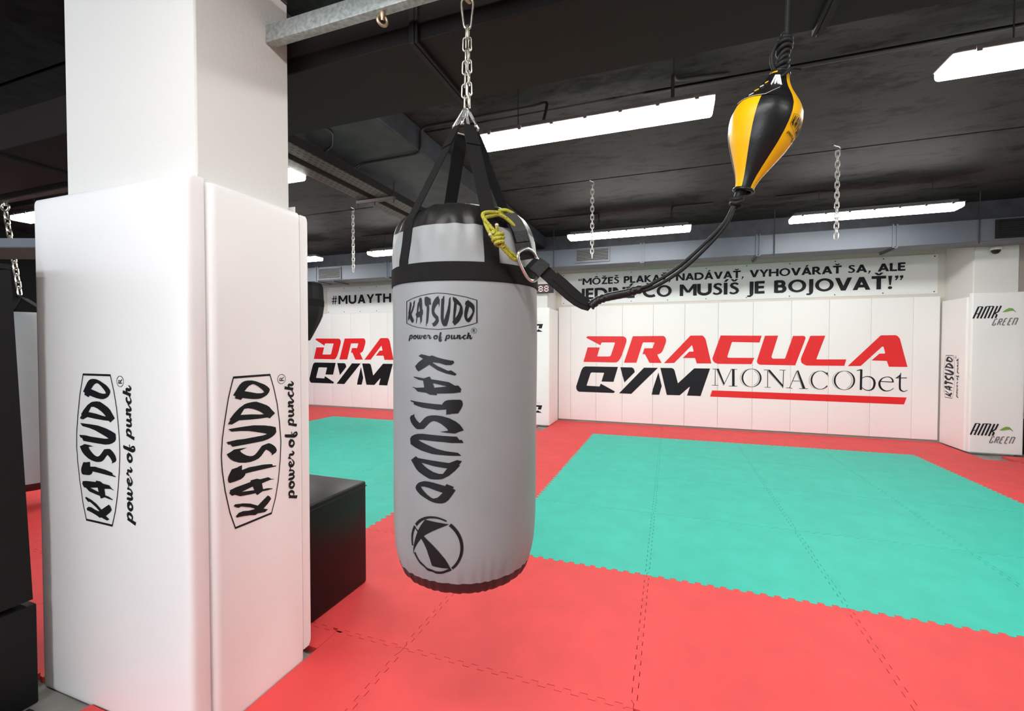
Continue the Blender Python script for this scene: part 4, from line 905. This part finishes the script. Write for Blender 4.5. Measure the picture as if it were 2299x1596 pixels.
# ------------------------------------------------------------------ chains
def link_path(c, axis_up, side, L, W, n=6):
    """stadium: half length L, half width W"""
    P = []
    for k in range(n + 1):
        a = PI * k / n; P.append(c + side * (W * math.cos(a)) + axis_up * (L - W + W * math.sin(a)))
    for k in range(n + 1):
        a = PI + PI * k / n; P.append(c + side * (W * math.cos(a)) + axis_up * (-(L - W) + W * math.sin(a)))
    return P
def chain_mb(mb, p0, p1, pitch, L, W, r, rot=0.0, n=6, seg=4):
    a, b = Vector(p0), Vector(p1); d = (a - b); k = max(1, round(d.length / pitch)); up = d.normalized()
    s0 = Vector((math.cos(rot), math.sin(rot), 0)); s0 = (s0 - up * s0.dot(up)).normalized(); s1 = up.cross(s0)
    for i in range(k):
        c = a - d * ((i + .5) / k)
        mb.tube(link_path(c, up, s0 if i % 2 else s1, L, W, seg), r, n, closed=True)
    return mb
for (x, y, l, seed) in ((-.832, 5.0, 'bright hanging chain in front of the middle far lamp', .3), (1.425, 4.87, 'bright hanging chain in front of the right far lamp', .9), (-3.99, 4.91, 'bright hanging chain left of the punching bag', .1)):
    mb = chain_mb(MB(), (x, y, ZC - .06), (x, y, 2.345), .047, .033, .0165, .0052, seed)
    o = mb.build('hanging_chain', M['brightchain'], loc=(x, y, 2.345)); tag(o, l, 'chain', 'empty chains hanging from the ceiling')
    hk = bez([(x - .03, y, ZC), (x - .012, y, ZC - .012), (x + .014, y, ZC - .025), (x + .018, y, ZC - .05), (x, y, ZC - .064), (x - .016, y, ZC - .05)], 4)
    o = MB().tube(hk, .005, 6).build('ceiling_hook', M['chrome'], loc=(x, y, ZC - .06))
    tag(o, 'small steel ceiling hook of the ' + l.replace('bright hanging ', ''), 'hook', 'ceiling hooks of the empty chains')

# ------------------------------------------------------------------ steel tube and eye bolts
YT = 1.403
o = MB().box(-1.548, 3.2, 1.384, 1.424, 2.58, 2.65, .004, 2).build('steel_tube', M['steel'], loc=(.8, YT, 2.58))
tag(o, 'speckled galvanised square tube fixed to the white pillar, carrying the punching bag', 'steel tube')
def eyebolt(x, label, rot, z=2.58, y=YT, m='rust', rr=.018, th=.0058):
    t = thing('eye_bolt', label, 'eye bolt', (x, y, z))
    c = Vector((x, y, z - .012 - rr)); s = Vector((math.cos(rot), math.sin(rot), 0))
    MB().tube([c + s * (rr * math.cos(2 * PI * k / 20)) + Vector((0, 0, rr * math.sin(2 * PI * k / 20))) for k in range(20)], th, 8, closed=True).build('ring', M[m], t)
    MB().lathe([(.0005, .012), (.011, .012), (.013, .003), (.008, -.012), (.006, -.02)], 12, (x, y, z - .012)).build('collar', M[m], t)
    return t
eyebolt(-1.004, 'brassy empty eye bolt under the galvanised tube, left of the chain', R(55))
eyebolt(-.66, 'eye bolt under the tube from which the punching bag hangs', R(70))

# ------------------------------------------------------------------ punching bag chain and hook
BX, BY = -.665, 1.395
def camera_side(): return Vector((math.cos(YAW), math.sin(YAW), 0))
SD = camera_side()
C0 = Vector((-.66, 1.40, 2.49))
pear = [(0, .052), (.012, .049), (.019, .038), (.0195, .022), (.0155, -.01), (.0125, -.035), (.009, -.047), (0, -.052), (-.009, -.047), (-.0125, -.035), (-.0155, -.01), (-.0195, .022), (-.019, .038), (-.012, .049)]
t = thing('snap_hook', 'pear shaped steel snap hook between the eye bolt and the bag chain', 'snap hook', tuple(C0))
MB().tube(bez([C0 + SD * a + Vector((0, 0, b)) for a, b in pear], 3, True), .0042, 8, closed=True).build('frame', M['zinc'], t)
MB().tube([C0 + SD * -.0195 + Vector((0, 0, .02)), C0 + SD * -.0128 + Vector((0, 0, -.034))], .0047, 8).build('gate', M['zinc'], t)
mb = MB()
for s, z1, rot in ((-1, 2.168, YAW + .2), (1, 2.178, YAW - .15)):
    p0 = C0 + SD * (.004 * s) + Vector((0, 0, -.047)); p1 = Vector((-.662, 1.398, z1)) + SD * (.0085 * s)
    mid = p0.lerp(p1, .22) + SD * (.004 * s)
    chain_mb(mb, p0, p1, .0385, .0238, .0095, .0027, rot, 8, 6)
tag(mb.build('hanging_chain', M['zinc'], loc=(-.66, 1.4, 2.17)), 'doubled steel link chain carrying the grey punching bag', 'chain')

# ------------------------------------------------------------------ THE PUNCHING BAG
bag = thing('punching_bag', 'large grey punching bag with black straps and printed lettering, hanging in the centre', 'punching bag', (BX, BY, .597))
def th_(deg): return R(deg)
STR = [-115, -46, 57, 138]
def pleat(a, z, r):
    d = 0
    if z > 1.60:
        k = min(1, (z - 1.60) / .08)
        for s in STR:
            da = (math.degrees(a) - s + 180) % 360 - 180
            d -= .012 * k * math.exp(-(da / 13.0) ** 2)
            d += .0035 * k * math.sin(da * .42) * math.exp(-(abs(da) - 18) ** 2 / 160)
        d += .0022 * k * math.sin(a * 23 + z * 40)
        d += .0045 * min(1, max(0, (z - 1.61) / .03)) * max(0, 1 - abs(z - 1.68) / .09) * (abs(math.sin(a * 5.5 + (z - 1.6) * 9 + 1)) ** 5 - .25 * math.sin(a * 14 - z * 22))
    if z < .74:
        k = min(1, (.74 - z) / .10)
        d += k * (.0022 * math.sin(a * 38 + math.sin(a * 7) * 2) + .0012 * math.sin(a * 61 + 1))
    d += .0016 * math.sin(a * 3 + z * 5) + .0008 * math.sin(a * 5 - z * 9)
    return r + d
PROF = [(.002, .597), (.10, .597), (.15, .598), (.178, .600), (.194, .604), (.205, .612), (.213, .625), (.2195, .642), (.2275, .67), (.2325, .69), (.236, .708), (.2395, .742), (.242, .785), (.2435, .85), (.2435, 1.0), (.2432, 1.2), (.243, 1.4), (.243, 1.52), (.2428, 1.56), (.2425, 1.60), (.242, 1.63), (.2415, 1.66), (.2395, 1.69), (.235, 1.715), (.2265, 1.742), (.214, 1.764), (.196, 1.782), (.172, 1.795), (.135, 1.803), (.08, 1.803), (.002, 1.803)]
def prof_r(z):
    for (r0, z0), (r1, z1) in zip(PROF[1:-2], PROF[2:-1]):
        if z0 <= z <= z1 and z1 > z0: return r0 + (r1 - r0) * (z - z0) / (z1 - z0)
    return .24
def dens(z0, z1, n): return [(prof_r(z0 + (z1 - z0) * i / n), z0 + (z1 - z0) * i / n) for i in range(n + 1)]
ctr = (BX, BY, 0)
pb = [(r, z) for r, z in PROF if z < .648] + [(prof_r(.648), .648)]
pm = dens(.648, .80, 14) + dens(.81, 1.55, 12) + dens(1.56, 1.716, 12)
ptp = dens(1.716, 1.795, 8) + [(r, z) for r, z in PROF if z > 1.796]
MB().lathe(pm, 160, ctr, pleat).build('body', M['bag'], bag, angle=80)
MB().lathe(ptp, 160, ctr, pleat).build('top_cap', M['bagblack'], bag, angle=80)
MB().lathe(pb, 160, ctr, pleat).build('bottom_cap', M['bagbase'], bag, angle=80)
bd = [(.2440, 1.549), (.2465, 1.551), (.2465, 1.603), (.2440, 1.605)]
MB().lathe(bd, 120, ctr, lambda a, z, r: r + pleat(a, z, 0)).build('band', M['web'], bag, angle=50)
# hanging straps
def pol(deg, r, z): return Vector((BX + r * math.cos(R(deg)), BY + r * math.sin(R(deg)), z))
for i, s in enumerate(STR):
    top = 2.098
    path = [pol(s, .034, top), pol(s, .047, top - .02)] + [pol(s, .034 + (.205 - .034) * k / 8, top + (1.775 - top) * k / 8) for k in range(1, 9)]
    path += [pol(s, .2215, 1.748), pol(s, .2285, 1.715), pol(s, .2325, 1.68), pol(s, .2385, 1.645), pol(s, .2435, 1.618), pol(s, .2435, 1.598)]
    sd = Vector((-math.sin(R(s)), math.cos(R(s)), 0))
    so = MB().strip(path, sd, [.034, .043] + [.047] * (len(path) - 2), .0028).build('strap', M['web'], bag, smooth=False)
    fold = [pol(s, .0365, top), pol(s, .049, top - .02), pol(s, .0675, top - .056), pol(s, .0825, top - .083)]
    MB().strip(fold, sd, [.033, .0435, .0485, .0485], .0026).build('stitched_fold', M['web'], so, smooth=False)
    # quick link
    rad = Vector((math.cos(R(s)), math.sin(R(s)), 0)); c = Vector((BX, BY, 0))
    tp = c + rad * .004 + Vector((0, 0, 2.166)); lo = c + rad * .035 + Vector((0, 0, 2.096))
    q = [tp - sd * .006, tp + sd * .006, lo + sd * .026 + Vector((0, 0, .006)), lo + sd * .022, lo - sd * .022, lo - sd * .026 + Vector((0, 0, .006))]
    ql = MB().tube(roundpath(q + [q[0]], .006, 3)[:-1], .0033, 8, closed=True).build('quick_link', M['chrome'], bag)
    MB().tube([q[1].lerp(q[2], .25), q[1].lerp(q[2], .7)], .0054, 6).build('sleeve_nut', M['steel'], ql)
# prints on the bag
def bmap(du, z, lift=.0012):
    a = R(du) 
    return tuple(Vector((BX + (pleat(a, z, prof_r(z)) + lift) * math.cos(a), BY + (pleat(a, z, prof_r(z)) + lift) * math.sin(a), z)))
SL = .2315; DEG = 180 / PI / .2435
wrap(lay(brand_polys(), lambda u, v: bmap(-83.8 + u * SL * DEG, 1.4605 + v * SL), .03), 'printed_logo', bag)
ls = [[ [(u, v) for u, v in c] for c in L] for L in LETTERS]
us = [p[0] for L in ls for c in L for p in c]; vv = [p[1] for L in ls for c in L for p in c]
ua, ub, va, vb = min(us), max(us), min(vv), max(vv)
wrap(lay(ls, lambda u, v: bmap(-108.4 + (v - va) / (vb - va) * 42.4, 1.335 - (u - ua) / (ub - ua) * .438), None, .02), 'printed_lettering', bag)
# round emblem: pixels of a 1596-unit square turned into units of the ring radius
def E_(pts): return [((x - 825) / 660.0, -(y - 765) / 680.0) for x, y in pts]
def ringarc(a0, a1, t0, t1, n=18):
    pts = []; ws = []
    for i in range(n + 1):
        a = R(a0 + (a1 - a0) * i / n); w = t0 + (t1 - t0) * i / n
        pts.append(((1 - w / 2) * math.cos(a), (1 - w / 2) * math.sin(a))); ws.append(w)
    return ribbon(pts, ws)
EM = ringarc(63, 142, .05, .11) + ringarc(146, 191, .10, .075) + ringarc(205, 306, .08, .095) + ringarc(309, 414, .09, .12)
EM += [[E_([(600, 190), (1175, 235), (960, 340), (760, 445), (640, 520), (550, 585), (760, 745), (920, 890), (1060, 1050), (1140, 1180), (1190, 1290), (725, 1265), (690, 1120), (620, 900), (550, 760), (480, 655), (380, 770), (290, 900), (235, 1000), (195, 1110), (220, 950), (265, 790), (310, 670), (375, 520), (330, 470), (265, 405), (395, 480), (480, 340)])]]
ER = .0888
wrap(lay(EM, lambda u, v: bmap(-87.2 + 0 * u + (u * ER) * DEG, .768 + v * ER), .02, .02), 'printed_emblem', bag)
# leather loop on the side of the bag, taking the snap link
hl = [(-.463, 1.262, 1.753), (-.446, 1.273, 1.733), (-.432, 1.279, 1.703), (-.424, 1.285, 1.672), (-.419, 1.289, 1.645), (-.413, 1.297, 1.622)]
sdv = Vector((math.sin(R(30)), math.cos(R(30)), .05))
slp = MB().strip(hl, (.75, .62, .2), .050, .006).build('side_loop', M['leather'], bag, smooth=False, label='black leather side loop')
MB().strip([Vector(p) + Vector((.004, -.005, .001)) for p in hl[0:4]], (.75, .62, .2), .044, .003).build('patch', M['leather'], slp, smooth=False)

# ------------------------------------------------------------------ yellow rope, snap link, webbing and elastic cord
t = thing('rope', 'yellow and red flecked rope knotted round the bag strap', 'rope', (-.45, 1.2, 1.66))
def rp(name, pts, r=.0056): return MB().tube(bez(pts, 8), r, 8).build(name, M['rope'], t)
rp('rope_strand', [(-.478, 1.258, 1.757), (-.5, 1.22, 1.752), (-.514, 1.195, 1.742), (-.505, 1.182, 1.722), (-.487, 1.186, 1.70), (-.468, 1.19, 1.675), (-.457, 1.194, 1.656)])
rp('rope_strand', [(-.474, 1.27, 1.76), (-.498, 1.225, 1.742), (-.507, 1.193, 1.728), (-.5, 1.184, 1.705), (-.485, 1.182, 1.678), (-.470, 1.186, 1.66), (-.459, 1.19, 1.65)])
rp('rope_strand', [(-.486, 1.246, 1.762), (-.468, 1.258, 1.765), (-.450, 1.272, 1.757), (-.436, 1.29, 1.742), (-.43, 1.303, 1.728), (-.432, 1.31, 1.71)])
rp('rope_strand', [(-.482, 1.236, 1.748), (-.468, 1.246, 1.742), (-.456, 1.256, 1.732), (-.447, 1.264, 1.722), (-.440, 1.277, 1.712), (-.437, 1.288, 1.70)])
rp('rope_strand', [(-.457, 1.194, 1.655), (-.449, 1.205, 1.644), (-.441, 1.218, 1.632), (-.430, 1.235, 1.622), (-.421, 1.246, 1.617)])
rp('rope_strand', [(-.462, 1.194, 1.65), (-.453, 1.203, 1.637), (-.444, 1.213, 1.625), (-.434, 1.228, 1.613), (-.424, 1.243, 1.611)])
kc = Vector((-.461, 1.186, 1.662))
kp = []
for k in range(26):
    a = k * .9; kp.append(kc + Vector((.0125 * math.cos(a) + .004 * math.sin(a * .5), .010 * math.sin(a) - .003, -.019 + .040 * k / 25)))
rp('knot', kp, .0058)
rp('rope_end', [(-.462, 1.183, 1.67), (-.462, 1.176, 1.684), (-.4625, 1.173, 1.696)], .0052)
rp('rope_end', [(-.467, 1.181, 1.662), (-.474, 1.175, 1.664), (-.480, 1.171, 1.671)], .0052)
for p in ((-.4625, 1.1725, 1.699), (-.4815, 1.170, 1.673)):
    MB().lathe([(.0005, .005), (.005, .003), (.0055, -.002), (.0005, -.005)], 8, p).build('rope_tip', M['stitch'], t)
lk = [(-.4165, 1.238, 1.634), (-.406, 1.262, 1.646), (-.397, 1.288, 1.642), (-.391, 1.302, 1.628), (-.388, 1.306, 1.606), (-.386, 1.304, 1.586), (-.390, 1.296, 1.571), (-.398, 1.282, 1.566), (-.405, 1.266, 1.573), (-.412, 1.250, 1.590), (-.418, 1.238, 1.610), (-.4195, 1.233, 1.623)]
lk = [tuple(Vector(lk[0]) + (Vector(p) - Vector(lk[0])) * 1.16) for p in lk]
t = thing('snap_hook', 'shiny steel snap hook on the right side of the bag joining rope and strap', 'snap hook', lk[0])
MB().tube(bez(lk, 5, True), .0046, 8, closed=True).build('frame', M['chrome'], t)
MB().tube([lk[3], lk[5]], .0062, 8).build('gate', M['chrome'], t)
t = thing('webbing_strap', 'black webbing strap pulled taut from the bag towards the elastic cord', 'strap', (-.3, 1.31, 1.53))
wl = [(-.402, 1.292, 1.612), (-.385, 1.296, 1.604), (-.364, 1.305, 1.588), (-.335, 1.310, 1.561), (-.311, 1.315, 1.539), (-.285, 1.320, 1.514), (-.262, 1.324, 1.494), (-.243, 1.328, 1.480), (-.226, 1.331, 1.472)]
sw = (.42, .50, .62)
MB().strip(wl, sw, [.042, .044, .044, .044, .043, .042, .038, .030, .022], .004).build('band', M['web'], t, smooth=False)
MB().strip([Vector(p) + Vector((.004, .006, .010)) for p in wl[3:]], (.3, .6, .6), [.034, .036, .036, .034, .028, .02], .003).build('band_tail', M['web'], t, smooth=False)
MB().strip([Vector(p) + Vector((-.002, -.006, .002)) for p in wl[1:3]], sw, .053, .012).build('buckle', M['leather'], t, smooth=False)
MB().strip([Vector(wl[2]).lerp(Vector(wl[3]), .05) + Vector((-.003, -.008, .003)), Vector(wl[2]).lerp(Vector(wl[3]), .3) + Vector((-.003, -.008, .003))], sw, .055, .010).build('buckle_bar', M['leather'], t, smooth=False)
t = thing('elastic_cord', 'double black elastic cord curving from the strap up to the yellow ball', 'cord', (-.05, 1.35, 1.53))
sl = [(-.226, 1.331, 1.477), (-.207, 1.335, 1.493), (-.185, 1.338, 1.502), (-.156, 1.340, 1.508), (-.125, 1.344, 1.5135), (-.106, 1.345, 1.519), (-.080, 1.348, 1.526)]
sp = bez(sl, 6); rr = [.0128 + .0014 * math.sin(i * 1.9) * (1 if i < 14 or i > 27 else .2) for i in range(len(sp))]
MB().tube(sp, rr, 12).build('sleeve', M['leather'], t, label='black leather sleeve over the cord')
ca = [(-.10, 1.344, 1.523), (-.056, 1.350, 1.537), (.016, 1.360, 1.582), (.086, 1.370, 1.646), (.138, 1.380, 1.703), (.160, 1.389, 1.745), (.166, 1.392, 1.762)]
cb2 = [(-.10, 1.348, 1.516), (-.050, 1.353, 1.528), (.022, 1.362, 1.571), (.092, 1.371, 1.636), (.141, 1.380, 1.695), (.161, 1.388, 1.74), (.168, 1.391, 1.758)]
MB().tube(bez(ca, 8), .0052, 10).build('cord_strand', M['cord'], t)
MB().tube(bez(cb2, 8), .0052, 10).build('cord_strand', M['cord'], t)
kn = [Vector((.171 + .013 * math.cos(a * 1.0), 1.393 + .010 * math.sin(a), 1.752 + .013 * k / 10 + .004 * math.cos(a * 2))) for k, a in enumerate([i * .75 for i in range(18)])]
MB().tube(kn, .0065, 8).build('knot', M['cord'], t)
MB().tube(bez([(.170, 1.392, 1.76), (.176, 1.394, 1.778), (.184, 1.395, 1.795)], 4), [.010, .011, .012, .012, .013, .013, .013, .013, .012], 10).build('gathered_neck', M['cord'], t)

# ------------------------------------------------------------------ the double-end ball
b0, b1 = Vector((.187, 1.395, 1.788)), Vector((.2735, 1.395, 2.096))
AX = (b1 - b0); BL = AX.length; AX = AX.normalized()
e1 = (Vector((-math.sin(0.12), -math.cos(0.12), 0))); e1 = (e1 - AX * e1.dot(AX)).normalized(); e2 = AX.cross(e1)   # e1 faces the viewer side
BP = [(0, .024), (.06, .026), (.13, .0335), (.2, .044), (.28, .057), (.37, .0715), (.46, .082), (.54, .0875), (.61, .0885), (.68, .0835), (.74, .0725), (.80, .0575), (.86, .0425), (.92, .0315), (.97, .0255), (1.0, .023)]
def ball_r(t):
    for (t0, r0), (t1, r1) in zip(BP[:-1], BP[1:]):
        if t0 <= t <= t1:
            k = (t - t0) / (t1 - t0); return r0 + (r1 - r0) * k
    return BP[-1][1]
def bp(t, a, lift=0):
    r = ball_r(t) + lift
    bend = .006 * math.sin(PI * t)
    return b0 + AX * (BL * t) + (e1 * math.cos(R(a)) + e2 * math.sin(R(a))) * r - e2 * bend * 0
ball = thing('double_end_ball', 'yellow and black leather double end ball hanging from a cord', 'punching ball', tuple(b0))
# sign check: which way e2 points on screen
s2 = 1 if e2.dot(camera_side()) > 0 else -1
def gore(name, a0, a1, t0, t1, m, lift=0, n=14, mt=40, label=None):
    vs = []
    for i in range(mt + 1):
        t = t0 + (t1 - t0) * i / mt
        for j in range(n + 1):
            f = j / n; a = a0 + (a1 - a0) * f
            puff = .0022 * math.sin(PI * f) * min(1, 4 * min(t, 1 - t)) - .0006
            vs.append(bp(t, s2 * a, puff + lift))
    fs = [(i * (n + 1) + j, i * (n + 1) + j + 1, (i + 1) * (n + 1) + j + 1, (i + 1) * (n + 1) + j) for i in range(mt) for j in range(n)]
    return MB().add(vs, fs).build(name, M[m], ball, angle=70, label=label)
BA = [-16, 42, 101, 162, 222, 283, 344]
for k in range(6):
    c = 'leather' if k % 2 == 0 else 'yellow'
    gore('panel', BA[k], BA[k + 1], 0.0, 1.0, c, label=('black leather panel' if c == 'leather' else 'yellow leather panel'))
gore('lace_patch', -72, 12, .70, .97, 'leather', .0022, label='black lacing patch')
for k in range(4):
    a, tt = -38 + k * 3, .72 + k * .045
    MB().strip([bp(tt, s2 * (a - 4), .0045), bp(tt + .012, s2 * (a + 4), .005)], AX, .003, .0015).build('lace', M['yellow' if k % 2 else 'stitch'], ball, smooth=False)
st = [bp(.70, s2 * a, .0038) for a in range(-72, -8, 4)] + [bp(.70 + .09 * k / 5, s2 * (-10 + 22 * k / 5), .0038) for k in range(6)]
MB().tube(st, .0008, 5).build('stitching', M['stitch'], ball)
mb = MB(); rnd = random.Random(4)
for k in range(44):
    a = -6 + rnd.uniform(-7, 7); l = rnd.uniform(.035, .07); t0 = .93
    root = bp(t0, s2 * (-4 + rnd.uniform(-9, 9)), .006)
    tip = root + Vector((rnd.uniform(-.022, .006), -.012 + rnd.uniform(-.006, .004), -l * .9)) 
    mb.tube(bez([root, root.lerp(tip, .5) + Vector((rnd.uniform(-.003, .003), -.004, 0)), tip], 3), .0011, 4)
mb.build('lace_tassel', M['white'], ball, label='frayed white lace ends')
MB().tube([b0 + (e1 * math.cos(2 * PI * k / 24) + e2 * math.sin(2 * PI * k / 24)) * .0245 + AX * .004 for k in range(24)], .0045, 8, closed=True).build('bottom_rim', M['leather'], ball)
MB().tube([b1 + (e1 * math.cos(2 * PI * k / 24) + e2 * math.sin(2 * PI * k / 24)) * .0215 for k in range(24)], .004, 8, closed=True).build('top_rim', M['leather'], ball)
bmk = lambda u, v: tuple(bp(.53 + v * .28 - (u) * .03, s2 * (73 + u * 56), .0032))
wrap(lay(brand_polys(), bmk, .04, .04), 'printed_logo', ball)
# cord from which the ball hangs
t = thing('elastic_cord', 'black elastic cord tied in a coiled knot above the yellow ball', 'cord', (.28, 1.395, 2.1))
MB().tube(bez([(.293, 1.398, 2.58), (.292, 1.397, 2.4), (.289, 1.396, 2.25), (.286, 1.395, 2.17), (.28, 1.395, 2.11)], 8), .0056, 10).build('cord_strand', M['cord'], t)
hx = []
for k in range(110):
    f = k / 109; a = f * 2 * PI * 7.6
    r = .0125 + .0035 * math.sin(f * 11) + .0015 * math.sin(f * 37)
    c = Vector((.2745 + .0125 * f, 1.395, 2.098 + .098 * f)); hx.append(c + Vector((r * math.cos(a), r * math.sin(a), .005 * math.sin(a + f * 5))))
MB().tube(hx, .0064, 8).build('knot', M['cord'], t)
MB().tube(bez([(.279, 1.39, 2.178), (.262, 1.385, 2.172), (.251, 1.383, 2.145), (.253, 1.384, 2.115), (.265, 1.388, 2.092)], 8), .0054, 8).build('cord_loop', M['cord'], t)
MB().tube(bez([(.262, 1.37, 2.072), (.275, 1.362, 2.074), (.291, 1.365, 2.088), (.306, 1.372, 2.092), (.317, 1.376, 2.090)], 8), .0048, 8).build('cord_end', M['cord'], t)

# ------------------------------------------------------------------ black foam box behind the pillar
t = thing('foam_box', 'black vinyl covered foam box standing on the mats behind the white pillar', 'foam box', (-1.97, 1.86, 0))
MB().box(-2.30, -1.64, 1.58, 2.117, .0, .585, .012, 3).build('cover', M['boxblack'], t, angle=60)
MB().box(-2.302, -1.638, 1.578, 2.119, .556, .560).build('seam', M['black'], t, smooth=False)

# ------------------------------------------------------------------ left edge: boards, second rig, second bag
t = thing('black_board', 'tall black covered board leaning at the left edge beside the white pillar', 'board', (-2.6, .6, .38))
mb = MB()
mb.add([(-2.9, .1, .385), (-2.3, .1, .385), (-2.3, .978, .385), (-2.9, .978, .385), (-2.9, .06, 1.635), (-2.3, .06, 1.635), (-2.3, .938, 1.635), (-2.9, .938, 1.635)],
       [(0, 3, 2, 1), (4, 5, 6, 7), (0, 1, 5, 4), (1, 2, 6, 5), (2, 3, 7, 6), (3, 0, 4, 7)])
mb.build('panel', M['board'], t, smooth=False)
MB().box(-2.902, -2.298, .06, .939, 1.64, 1.658).build('lid', M['board'], t, smooth=False)
o = MB().box(-2.92, -2.297, .05, .988, -.022, .365, .006, 2).build('black_block', M['board'], loc=(-2.6, .5, -.022))
tag(o, 'low black block on the bare concrete under the black board', 'block')
o = MB().box(-2.296, -2.288, .78, .955, .366, .378).build('wood_strip', M['wood'], loc=(-2.29, .86, .37), smooth=False)
bpy.data.objects.remove(o)
for (x, y, w, d, l) in ((-2.235, .93, .10, .05, 'small dark metal plate on the bare concrete by the black block'),):
    o = MB().box(x - w / 2, x + w / 2, y - d / 2, y + d / 2, -.0245, -.018, .002, 1).build('floor_plate', M['flange'], loc=(x, y, -.0245)); tag(o, l, 'plate')
# rig beyond
o = MB().box(-8.5, -2.45, 2.135, 2.185, 2.58, 2.65, .004, 2).build('steel_tube', M['darktube'], loc=(-5, 2.16, 2.58))
tag(o, 'dark steel tube of the second rig, left of the white pillar', 'steel tube')
eyebolt(-5.36, 'eye bolt under the dark tube at the left edge', R(20), 2.58, 2.16, 'zinc', .03, .009)
LBX, LBY = -5.06, 2.16
mb = chain_mb(MB(), (-5.355, 2.16, 2.50), (-5.17, 2.16, 1.79), .058, .039, .017, .0058, .5)
tag(mb.build('hanging_chain', M['zinc'], loc=(-5.3, 2.16, 1.8)), 'steel chain at the left edge holding the second grey bag', 'chain')
lb = thing('punching_bag', 'second grey punching bag half hidden between the black board and the white pillar', 'punching bag', (LBX, LBY, .1))
LP = [(.002, .16), (.12, .16), (.19, .185), (.225, .24), (.235, .32), (.24, .5), (.24, 1.3), (.236, 1.42), (.22, 1.52), (.19, 1.59), (.14, 1.63), (.002, 1.635)]
MB().lathe([p for p in LP if p[1] >= .2 and p[1] < 1.6] + [(.18, 1.6), (.14, 1.63), (.002, 1.635)], 48, (LBX, LBY, 0)).build('body', M['bag'], lb, angle=70)
MB().lathe([(.002, .16), (.12, .16), (.19, .185), (.225, .24)], 48, (LBX, LBY, 0)).build('bottom_cap', M['bagbase'], lb, angle=70)
for s in (-70, 20, 110, 200):
    f = lambda r, z: Vector((LBX + r * math.cos(R(s)), LBY + r * math.sin(R(s)), z))
    sd = (-math.sin(R(s)), math.cos(R(s)), 0)
    MB().strip([Vector((-5.17, 2.16, 1.78)), f(.12, 1.66), f(.205, 1.58), f(.235, 1.5), f(.244, 1.36)], sd, .05, .004).build('strap', M['web'], lb, smooth=False)
A0 = Vector((-3.9, 1.05, 2.0)); 
t = thing('steel_beam', 'flat grey steel beam with brown underside crossing behind the pillar at the left edge', 'beam', (-2.9, .9, 1.9))
# crosses the picture level: parallel to the view
def cw(lat, dep, z): return tuple(Vector((0, 0, z)) + camera_side() * lat + Vector((-math.sin(YAW), math.cos(YAW), 0)) * dep)
v8 = [cw(-4.3, 2.75, 1.965), cw(-2.55, 2.75, 1.965), cw(-2.55, 3.12, 1.965), cw(-4.3, 3.12, 1.965), cw(-4.3, 2.75, 2.017), cw(-2.55, 2.75, 2.017), cw(-2.55, 3.12, 2.017), cw(-4.3, 3.12, 2.017)]
MB().add(v8, [(4, 5, 6, 7), (0, 1, 5, 4), (1, 2, 6, 5), (2, 3, 7, 6), (3, 0, 4, 7)]).build('face', M['duct'], t, smooth=False)
MB().add([tuple(Vector(p) - Vector((0, 0, .001))) for p in v8[:4]] + [tuple(Vector(p) - Vector((0, 0, .006))) for p in v8[:4]], [(0, 1, 2, 3), (7, 6, 5, 4), (0, 4, 5, 1), (1, 5, 6, 2), (2, 6, 7, 3), (3, 7, 4, 0)]).build('underside', M['darktube'], t, smooth=False)
# dark bag by the far wall
t = thing('uppercut_bag', 'dark tapered hanging bag in front of the far wall, just right of the white pillar', 'punching bag', (-5.86, 6.0, 1.5))
UP = [(.002, 1.44), (.06, 1.45), (.10, 1.52), (.17, 1.66), (.225, 1.77), (.265, 1.87), (.285, 2.0), (.283, 2.2), (.275, 2.36), (.25, 2.42), (.002, 2.45)]
MB().lathe(UP, 14, (-5.86, 6.0, 0)).build('body', M['board'], t, angle=15)
MB().lathe([(.287, 2.02), (.290, 2.04), (.289, 2.12), (.286, 2.14)], 14, (-5.86, 6.0, 0)).build('band', M['web'], t, angle=15)
mb = chain_mb(MB(), (-5.86, 6.0, ZC - .04), (-5.86, 6.0, 2.43), .047, .033, .0165, .005, .4)
mb.build('chain', M['chrome'], t)
